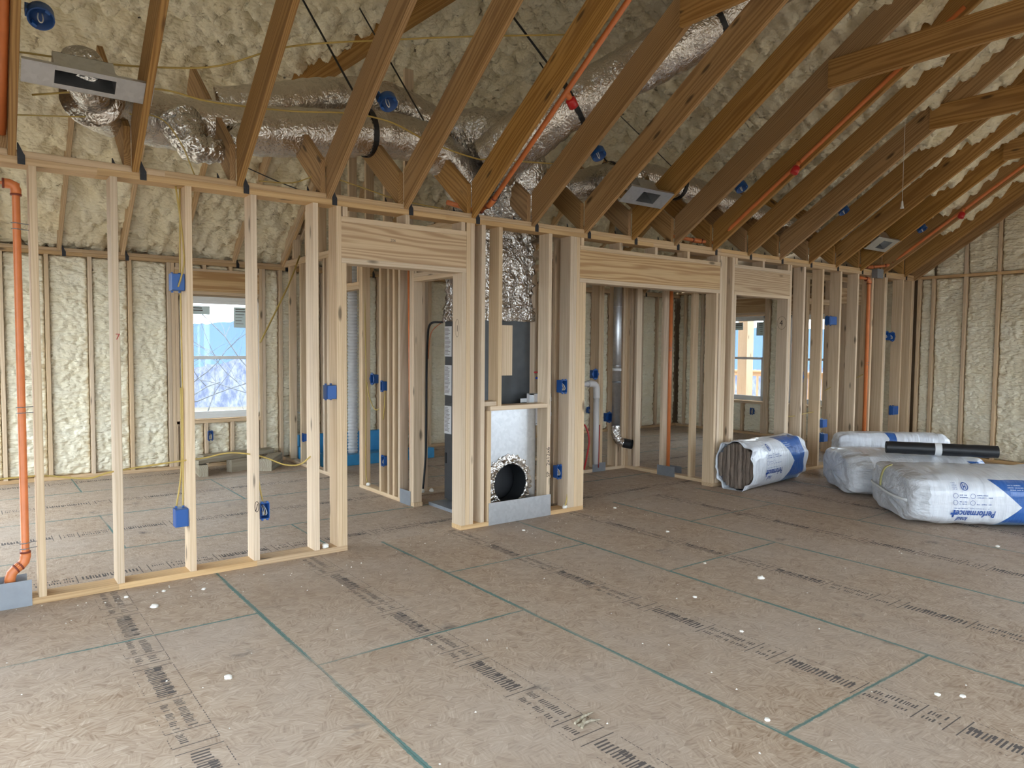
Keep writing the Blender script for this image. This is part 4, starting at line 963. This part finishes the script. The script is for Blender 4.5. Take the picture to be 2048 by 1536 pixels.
# ---------------------------------------------------------------- insulation bags
def make_bag(name, label, org, ang, L, a, b, p, mat, open_end=False, seed=0, wr=.008):
    """plastic bag: local x along its length, y across, z up from the floor; returns (thing, matrix, side function)"""
    M = Matrix.Translation((*org, 0.0)) @ Matrix.Rotation(ang, 4, 'Z'); nu, nt_ = 64, 72
    e = empty(name, (*org, 0), label, 'insulation bag', 'bagged insulation', rot=Matrix.Rotation(ang, 3, 'Z'))
    def half(c, s_): return math.copysign(abs(c)**(2/p), c), math.copysign(abs(s_)**(2/p), s_)
    def scale(u):
        d = (L-u) if open_end else min(u, L-u)
        t = min(1, max(0, d/.17)); k = .74+.26*(1-(1-t)**2.3)**(1/2.3)
        return k
    mb = MB(); rings = []
    us = [L*(.5-.5*math.cos(PI*i/nu)) for i in range(nu+1)]
    for i, u in enumerate(us):
        k = scale(u); r = []
        for j in range(nt_):
            th = 2*PI*j/nt_; cx, cz = half(math.cos(th), math.sin(th)); y, z = a*k*cx, b*k*cz
            q = V(u*11, cx*2.2, cz*2.2+seed)
            endw = max(0, 1-min(u, L-u)/.3)
            d = wr*noise.noise(q)+(.005+.022*endw)*noise.noise(V(u*4, th*2.6, seed))+(.012*endw)*math.sin(th*9+3*noise.noise(V(th, u*5, seed)))
            if open_end and u < .2: d += .006*math.sin(u*150)*(1-u/.2)
            zz = b+z+d*cz; r.append(len(mb.v)); mb.v.append((u, y+d*cx, max(.002, zz)))
        rings.append(r)
    for r0, r1 in zip(rings, rings[1:]):
        for j in range(nt_): j2 = (j+1) % nt_; mb.f.append((r0[j], r0[j2], r1[j2], r1[j]))
    for end in ((1,) if open_end else (0, 1)):
        u = L if end else 0; base = rings[-1] if end else rings[0]; prev = base; sg = 1 if end else -1
        for kk in (.82, .6, .36, .14):
            ring = []
            for j in range(nt_):
                th = 2*PI*j/nt_; cx, cz = half(math.cos(th), math.sin(th)); s0 = scale(u)*kk
                d = .02*(1-kk)*sg+.010*noise.noise(V(th*3, kk*4, seed+4))+.006*math.sin(th*8+kk*4)
                ring.append(len(mb.v)); mb.v.append((u+d+sg*.012, a*s0*cx, max(.004, b+b*s0*cz)))
            for j in range(nt_):
                j2 = (j+1) % nt_; q = (prev[j], prev[j2], ring[j2], ring[j]); mb.f.append(q if end else tuple(reversed(q)))
            prev = ring
        mb.f.append(tuple(prev) if end else tuple(reversed(prev)))
    add('plastic_film', mb.mesh('plastic_film', mat, True), e, M)
    def side(u, z, off=.006):
        k = scale(u); q = min(.999, abs(z-b)/(b*k)); return V(u, -(a*k*(1-q**p)**(1/p)+off), z)
    return e, M, side
def on_side(e, M, side, name, body, size, u, z, mat, shear=0, bold=0, off=.007, xs=1):
    """lettering printed on the bag's -y side, upside down as the bag lies: starts at u (right end) and runs towards -x"""
    v, f = text_mesh(body, size, shear, bold); b = MB(); b.v = [tuple(side(u-p[0]*xs, z-p[1], off)) for p in v]; b.f = [tuple(reversed(q)) for q in f]
    b.f = f
    add(name, b.mesh(name, mat), e, M)
def strokes(e, M, side, name, u0, u1, z, h, mat, seed, off=.007):
    r = random.Random(seed); b = MB(); u = u0
    while u < u1:
        wd = r.uniform(.35, .8)*h
        if r.random() < .85:
            i = len(b.v); hh = h*r.uniform(.6, 1); b.v += [tuple(side(u, z, off)), tuple(side(u+wd, z, off)), tuple(side(u+wd, z+hh, off)), tuple(side(u, z+hh, off))]; b.f.append((i, i+1, i+2, i+3))
        u += wd+h*r.uniform(.15, .4)
    o = add(name, b.mesh(name, mat), e, M); o['kind'] = 'stuff'
def ring_on(e, M, side, name, uc, zc, ru, rv, wd, mat, n=26, off=.007):
    b = MB()
    for k in range(n):
        t_ = 2*PI*k/n
        for q in (1, -1): b.v.append(tuple(side(uc+math.cos(t_)*(ru+q*wd/2), zc+math.sin(t_)*(rv+q*wd/2), off)))
    b.f = [(2*k, 2*((k+1) % n), 2*((k+1) % n)+1, 2*k+1) for k in range(n)]
    add(name, b.mesh(name, mat), e, M)
def bag_print(e, M, side, u0, sc_, zb, zs):
    """the printed face: lettering upside down; u0 = left end of the print, zb = bottom, zs = vertical scale"""
    on_side(e, M, side, 'printed_name', 'knauf', .056*zs, u0+.20*sc_, zb+.112*zs, INKB, .25, .001, xs=sc_/zs)
    on_side(e, M, side, 'printed_name', 'Performance', .084*zs, u0+.50*sc_, zb+.175*zs, INKB, .22, .0018, xs=sc_/zs)
    on_side(e, M, side, 'printed_plus', '+', .13*zs, u0+.085*sc_, zb+.19*zs, INKB, .22, .004, xs=sc_/zs)
    strokes(e, M, side, 'printed_small_text', u0+.04*sc_, u0+.42*sc_, zb+.192*zs, .009*sc_, INKB, 1)
    for k, (uu, zz) in enumerate(((.05, .245), (.05, .305), (.24, .245), (.24, .305))):
        ring_on(e, M, side, 'printed_icon', u0+uu*sc_, zb+zz*zs, .026*sc_, .021*zs, .004*sc_, INKB, 14)
        strokes(e, M, side, 'printed_small_text', u0+(uu+.045)*sc_, u0+(uu+.045+(.085 if uu < .1 else .16))*sc_, zb+(zz-.016)*zs, .012*sc_, INKB, 5+k)
        if k != 2: strokes(e, M, side, 'printed_small_text', u0+(uu+.045)*sc_, u0+(uu+.045+(.08 if uu < .1 else .12))*sc_, zb+(zz+.004)*zs, .012*sc_, INKB, 15+k)
    ring_on(e, M, side, 'printed_emblem', u0+.155*sc_, zb+.385*zs, .036*sc_, .03*zs, .009*sc_, INKB)
    on_side(e, M, side, 'printed_emblem', 'H', .045*zs, u0+.17*sc_, zb+.40*zs, INKB, 0, .002, xs=sc_/zs)
    for k in range(4): strokes(e, M, side, 'printed_small_text', u0+.02*sc_, u0+.07*sc_, zb+(.36+.016*k)*zs, .008*sc_, INKB, 30+k)
    for k, (d0, d1) in enumerate(((.0, .16), (.01, .2), (.03, .19))): strokes(e, M, side, 'printed_small_text', u0+(.62+d0)*sc_, u0+(.62+d1)*sc_, zb+(.40-.018*k)*zs, .010*sc_, INKW, 40+k)
ANG = math.atan2(-.69, .72); NX = V(.69, .72)
# nearest bag
c = V(6.28, 2.73)+NX*.50+V(.72, -.69)*-.03
bm3 = bag_mat('bag_film_near', 1.35, .60, 2.0, .20, .22, -1, .13)
e3, M3, s3 = make_bag('insulation_bag', 'nearest bag of insulation, white film with blue print, cut by the right edge', c, ANG, 1.4, .51, .222, 3.6, bm3, False, 1)
bag_print(e3, M3, s3, .29, .70, .0, .93)
b = MB(); P = [(-.045+.03*abs(q/.4)**3, q*.9, .222+.012*math.sin(q*5)) for q in [x/20-.45 for x in range(19)]]
for q in P: b.v += [(q[0]-.004, q[1], q[2]-.012), (q[0]-.004, q[1], q[2]+.012)]
b.f = [(2*i, 2*i+2, 2*i+3, 2*i+1) for i in range(len(P)-1)]; o = add('end_seam', b.mesh('end_seam', WHTP, True), e3, M3); o.modifiers.new('s', 'SOLIDIFY').thickness = .004
P = smooth_path([(.06, .10, .435), (.0, .10, .40), (-.03, .10, .32), (-.037, .10, .24)], 5); b = MB()
for q in P: b.v += [(q[0]-.006, q[1]-.02, q[2]+.004), (q[0]-.006, q[1]+.02, q[2]+.004)]
b.f = [(2*i, 2*i+1, 2*i+3, 2*i+2) for i in range(len(P)-1)]; YTAPE = simple('yellow_tape', (.55, .52, .22), .5); o = add('yellow_tape', b.mesh('yellow_tape', YTAPE, True), e3, M3); o.modifiers.new('s', 'SOLIDIFY').thickness = .004
# middle bag under the black roll
c = V(7.0, 3.63)+NX*.50+V(.72, -.69)*-.04
bm2 = bag_mat('bag_film_middle', 1.35, 1.1, 2.0, .20, .2, -1, .22)
e2, M2, s2 = make_bag('insulation_bag', 'bag of insulation with clear gathered end, lying under the black roll', c, ANG, 1.32, .50, .215, 3.2, bm2, False, 8, .011)
for k in range(5):
    b = MB(); u_ = .55+.13*k; z_ = .4335; b.box((u_, -.30, z_), (u_+.09, -.27, z_+.0008)); o = add('printed_block', b.mesh('printed_block', INKB), e2, M2)
# rear bag lying against the wall
c = V(8.02, 4.36)+NX*.12
bm0 = bag_mat('bag_film_rear', 1.3, .30, .62, .46, .5, -1, 0)
e0, M0, s0 = make_bag('insulation_bag', 'rearmost bag of insulation, only its blue striped top showing behind the others', c, ANG, 1.2, .17, .262, 3.6, bm0, False, 15)
# open bag against the doorway post
bm1 = bag_mat('bag_film_open', 1.3, .66, 1.12, .25, .27, -1, -.1)
a1 = math.atan2(.10, 1)
e1, M1, s1 = make_bag('insulation_bag', 'round opened insulation bag with brown wool showing, by the doorway post', (6.36, 4.58), a1, 1.28, .215, .253, 2.5, bm1, True, 22, .006)
bag_print(e1, M1, s1, .26, .72, .02, 1.08)
nb = 9
for k in range(nb):
    y0_, y1_ = -.205+.41*k/nb, -.205+.41*(k+1)/nb; b = MB(); n = 14; ym = (y0_+y1_)/2; hh = .236*math.sqrt(max(.05, 1-(ym/.215)**2)); st = .02+.03*random.random()
    for i in range(n+1):
        z = .253+hh*(2*i/n-1); w0 = .010*noise.noise(V(k*.9, z*7, 1)); w1 = .010*noise.noise(V((k+1)*.9, z*7, 1)); uu = st+.012*noise.noise(V(k*3.3, z*14, 4))
        lim_ = .205*math.sqrt(max(0, 1-((z-.253)/.246)**2))
        ya, yb_ = max(-lim_, min(lim_, y0_+w0+.0015)), max(-lim_, min(lim_, y1_+w1-.0015)); mdl = (ya+yb_)/2
        b.v += [(uu+.02, ya, z), (uu, ya*.75+mdl*.25, z), (uu, yb_*.75+mdl*.25, z), (uu+.02, yb_, z), (.35, yb_, z), (.35, ya, z)]
    for i in range(n):
        for q in range(6): q2 = (q+1) % 6; b.f.append((i*6+q, (i+1)*6+q, (i+1)*6+q2, i*6+q2))
    b.f.append(tuple(range(6))); b.f.append(tuple(reversed(range(n*6, n*6+6))))
    add('wool_batt', b.mesh('wool_batt', FIB, True), e1, M1)
# black roll on the middle bag
e = empty('black_roll', (7.68, 3.16, .435), 'black plastic sheeting roll with a white tape band on the middle bag', 'roll')
p0, p1 = V(7.42, 3.54, .496), V(7.98, 2.74, .496); dr = (p1-p0).normalized(); n = 40
P = [p0+(p1-p0)*(i/n) for i in range(n+1)]
MB().tube(P, .060, 22, False, lambda i, a, p: .003*noise.noise(p*14)).build('sheet_roll', BLKP, e, True)
MB().tube([p0+dr*.01, p0-dr*.001], [.058, .03], 22).build('roll_end', BLKP, e, True); MB().tube([p1-dr*.01, p1+dr*.001], [.058, .05], 22).build('roll_end', BLKP, e, True)
m_ = p0+(p1-p0)*.47; MB().tube([m_-dr*.03, m_, m_+dr*.03], .0635, 22, False).build('tape_band', LABEL, e, True)

# ---------------------------------------------------------------- pull cord
e = empty('pull_cord', (7.02, 3.28, 2.80), 'thin white pull cord with a bell-shaped end hanging from the rafters', 'pull cord')
MB().tube([(7.02, 3.28, 3.72), (7.02, 3.28, 2.86)], .0022, 6).build('cord', WIRE, e)
b = MB(); lathe(b, [(.004, .07), (.008, .06), (.012, .02), (.018, .0), (.001, .0)], 12, Matrix.Translation((7.02, 3.28, 2.795))); b.build('bell', WHTP, e, True)

# ---------------------------------------------------------------- foam crumbs on the floor
def crumb(r, sd_, flat=.55):
    b = bmesh.new(); bmesh.ops.create_icosphere(b, subdivisions=2, radius=1)
    vs = [tuple(v.co*r*(1+.45*noise.noise(v.co*1.7+V(sd_, 0, 0)))) for v in b.verts]; b.verts.index_update()
    vs = [(x, y, max(0, (z+r*.55)*flat)) for x, y, z in vs]; f = [tuple(v.index for v in q.verts) for q in b.faces]; b.free(); return vs, f
spots = [((4.06, 2.70), .022, 'largest white foam crumb alone on the open floor right of the centre'), ((.90, 3.26), .018, 'white foam crumb between the printed strip and the first green line'), ((.82, 4.40), .022, 'biggest foam crumb in front of the second stud'),
    ((.92, 4.65), .012, 'small foam crumb against the bottom plate by the second stud'), ((1.12, 4.55), .013, 'foam crumb on the floor in front of the third stud'), ((.72, 4.66), .013, 'foam crumb just left of the bottom plate joint'), ((4.48, 3.84), .014, 'foam crumb in front of the wide opening'),
    ((6.19, 2.10), .016, 'foam crumb in front of the nearest insulation bag'), ((4.03, 3.12), .010, 'foam crumb left of the largest crumb'), ((3.43, 2.72), .012, 'foam crumb between two green lines near the centre'), ((3.21, 2.24), .011, 'foam crumb beside the middle printed strip'),
    ((3.30, 1.32), .012, 'left foam crumb of the pair beyond the short green cross line'), ((3.37, 1.25), .012, 'right foam crumb of the pair beyond the short green cross line'), ((2.52, 1.63), .012, 'foam crumb beside the near green corner'), ((3.56, 4.54), .013, 'foam crumb in front of the return duct plate'), ((4.75, 4.70), .016, 'foam crumb by the post at the left of the wide opening')]
for k, ((x, y), r, lab) in enumerate(spots):
    v, f = crumb(r, k*2.7); tag(add('foam_crumb', mesh('foam_crumb', v, f, CRUMB, True), None, Matrix.Translation((x, y, 0))), lab, 'foam crumb', 'foam crumbs on the floor')
b = MB(); r = random.Random(21)
for k in range(420):
    x, y = r.uniform(-.6, 9.5), r.uniform(.6, 4.75)
    if x > 6 and 2 < y < 4.7 and x > 6: continue
    if r.random() < .4: y = YW-abs(r.gauss(.0, .35))-.02
    if y < .5: continue
    s_ = r.uniform(.002, .006); i = len(b.v); a = r.uniform(0, 6)
    for q in range(4): b.v.append((x+s_*math.cos(a+q*PI/2)*r.uniform(.6, 1.4), y+s_*math.sin(a+q*PI/2)*r.uniform(.6, 1.4), .0004))
    b.v.append((x, y, s_*.9)); b.f += [(i+q, i+(q+1) % 4, i+4) for q in range(4)]
tag(add('foam_grit', mesh('foam_grit', b.v, b.f, CRUMB)), 'fine white foam grit scattered over the subfloor', 'debris', kind='stuff')
# wood splinter tuft on the printed strip
sp_ = empty('wood_splinter', (1.90, 2.02, 0), 'torn brown wood splinter on the printed strip near the bottom', 'splinter')
for k, (dx, dy) in enumerate(((.12, .02), (.10, -.02), (.07, .05))): MB().tube([(1.88, 2.06-.02*k, .003), (1.88+dx*.5, 2.06-.02*k+dy*.5, .012), (1.88+dx, 2.06+dy-.02*k, .006)], [.006, .007, .001], 6).build('splinter_shard', WB, sp_)
for k, (x, y) in enumerate(((4.26, 4.84), (2.02, 4.86), (3.29, 6.79), (3.56, 6.16), (3.66, 6.15))):
    v, f = crumb(.024, 50+k, .9); lab = ['sealant foam blob at the foot of the cable right of the return duct', 'sealant foam blob on the plate left of the first doorway', 'sealant foam blob at the foot of the hall cables', 'sealant foam blob around the foot of the black furnace cable', 'sealant foam blob on the bath plate beside the black cable'][k]
    tag(add('foam_blob', mesh('foam_blob', v, f, CRUMB, True), None, Matrix.Translation((x, y, S if k > 1 else S))), lab, 'foam blob', 'sealant foam blobs')

# ================================================================ OUTSIDE
def ridge(name, R, az0, az1, top, base, mat, label, seed, n=900, rough_=1.0):
    b = MB()
    for i in range(n+1):
        az = math.radians(az0+(az1-az0)*i/n); h = top+rough_*R*.018*noise.noise(V(i*.03, seed, 0))+rough_*R*.007*noise.noise(V(i*.21, seed, 3))+rough_*R*.0025*noise.noise(V(i*.9, seed, 8))
        for (rr, z) in ((R*.80, base), (R*.93, (base+h)*.5), (R, h), (R*1.25, base)): b.v.append((rr*math.cos(az), rr*math.sin(az), z))
    for i in range(n):
        for q in range(3): b.f.append((4*i+q, 4*i+4+q, 4*i+5+q, 4*i+1+q))
    return tag(add(name, mesh(name, b.v, b.f, mat, True)), label, kind='structure')
ridge('far_hill', 420, -40, 200, 12, -60, HILLF, None, 1)
ridge('near_hill', 95, -40, 200, -1.0, -30, HILLN, None, 6)
g = MB(); g.box((-90, -90, -6.2), (90, 90, -6)); tag(g.build('ground', GRND), kind='structure')
def tree(label, base, h, lean, seed):
    r = random.Random(seed); e = empty('bare_tree', base, label, 'tree', 'bare trees outside the bedroom window'); tb, bb = MB(), MB()
    def grow(b, p, d, ln, rad, dep):
        n = 6; pts = [p]; q = p.copy(); dd = d.copy()
        for i in range(n):
            dd = (dd+V(r.uniform(-1, 1), r.uniform(-1, 1), r.uniform(-.5, .8))*.27).normalized(); q = q+dd*ln/n; pts.append(q.copy())
        b.tube(pts, [rad*(1-.6*i/n) for i in range(n+1)], 6 if dep < 2 else 4, False)
        if dep >= 4: return
        for k in range(r.choice((3, 4, 5))):
            i = r.randint(2, n); a = r.uniform(0, 2*PI); nd = (dd*.7+V(math.cos(a), math.sin(a), r.uniform(-.1, .6))*.8).normalized()
            grow(bb, pts[i].copy(), nd, ln*r.uniform(.5, .72), rad*(1-.6*i/n)*.62, dep+1)
    grow(tb, Vector(base), (V(0, 0, 1)+Vector(lean)).normalized(), h, .19, 0)
    tb.build('trunk', BARK, e, True); bb.build('branches', BARK, e, True)
tree('bare grey tree forking in the middle of the bedroom window', (4.95, 17.0, -6), 8.6, (-.10, .02, 0), 3)
tree('slim bare tree at the right of the bedroom window', (5.7, 18.6, -6), 9.4, (.03, 0, 0), 8)
tree('leaning bare tree at the left of the bedroom window', (3.9, 17.2, -6), 8.8, (.06, 0, 0), 12)
# porch beyond the right wall
pd = empty('porch_deck', (12.3, 7.2, -.1), 'pale wooden porch deck outside the right windows', 'deck')
for k in range(16): yplate('deck_board', pd, 11.0+.145*k, 11.14+.145*k, 4.6, 11.5, -.09, -.05, WD)
yplate('rim_joist', pd, 13.30, 13.34, 4.6, 11.5, -.32, -.09, WD)
for y in (4.8, 8.0, 11.2): vstud('deck_post', pd, 13.15, 13.29, y, y+.14, -6, -.09, WD)
tag(vstud('porch_post', None, 12.15, 12.36, 8.52, 8.73, -.05, 3.2, WD), 'stout wooden porch post seen through the window in the narrow doorway', 'post')
rl = empty('porch_railing', (13.25, 8, -.05), 'wooden porch railing with square balusters outside the right windows', 'railing')
yplate('top_rail', rl, 13.18, 13.32, 4.6, 11.5, .98, 1.02, WD); yplate('bottom_rail', rl, 13.23, 13.27, 4.6, 11.5, .05, .09, WD); yplate('upper_rail', rl, 13.23, 13.27, 4.6, 11.5, .90, .98, WD)
for k in range(47): vstud('baluster', rl, 13.232, 13.268, 4.65+.145*k, 4.686+.145*k, .09, .90, WD)
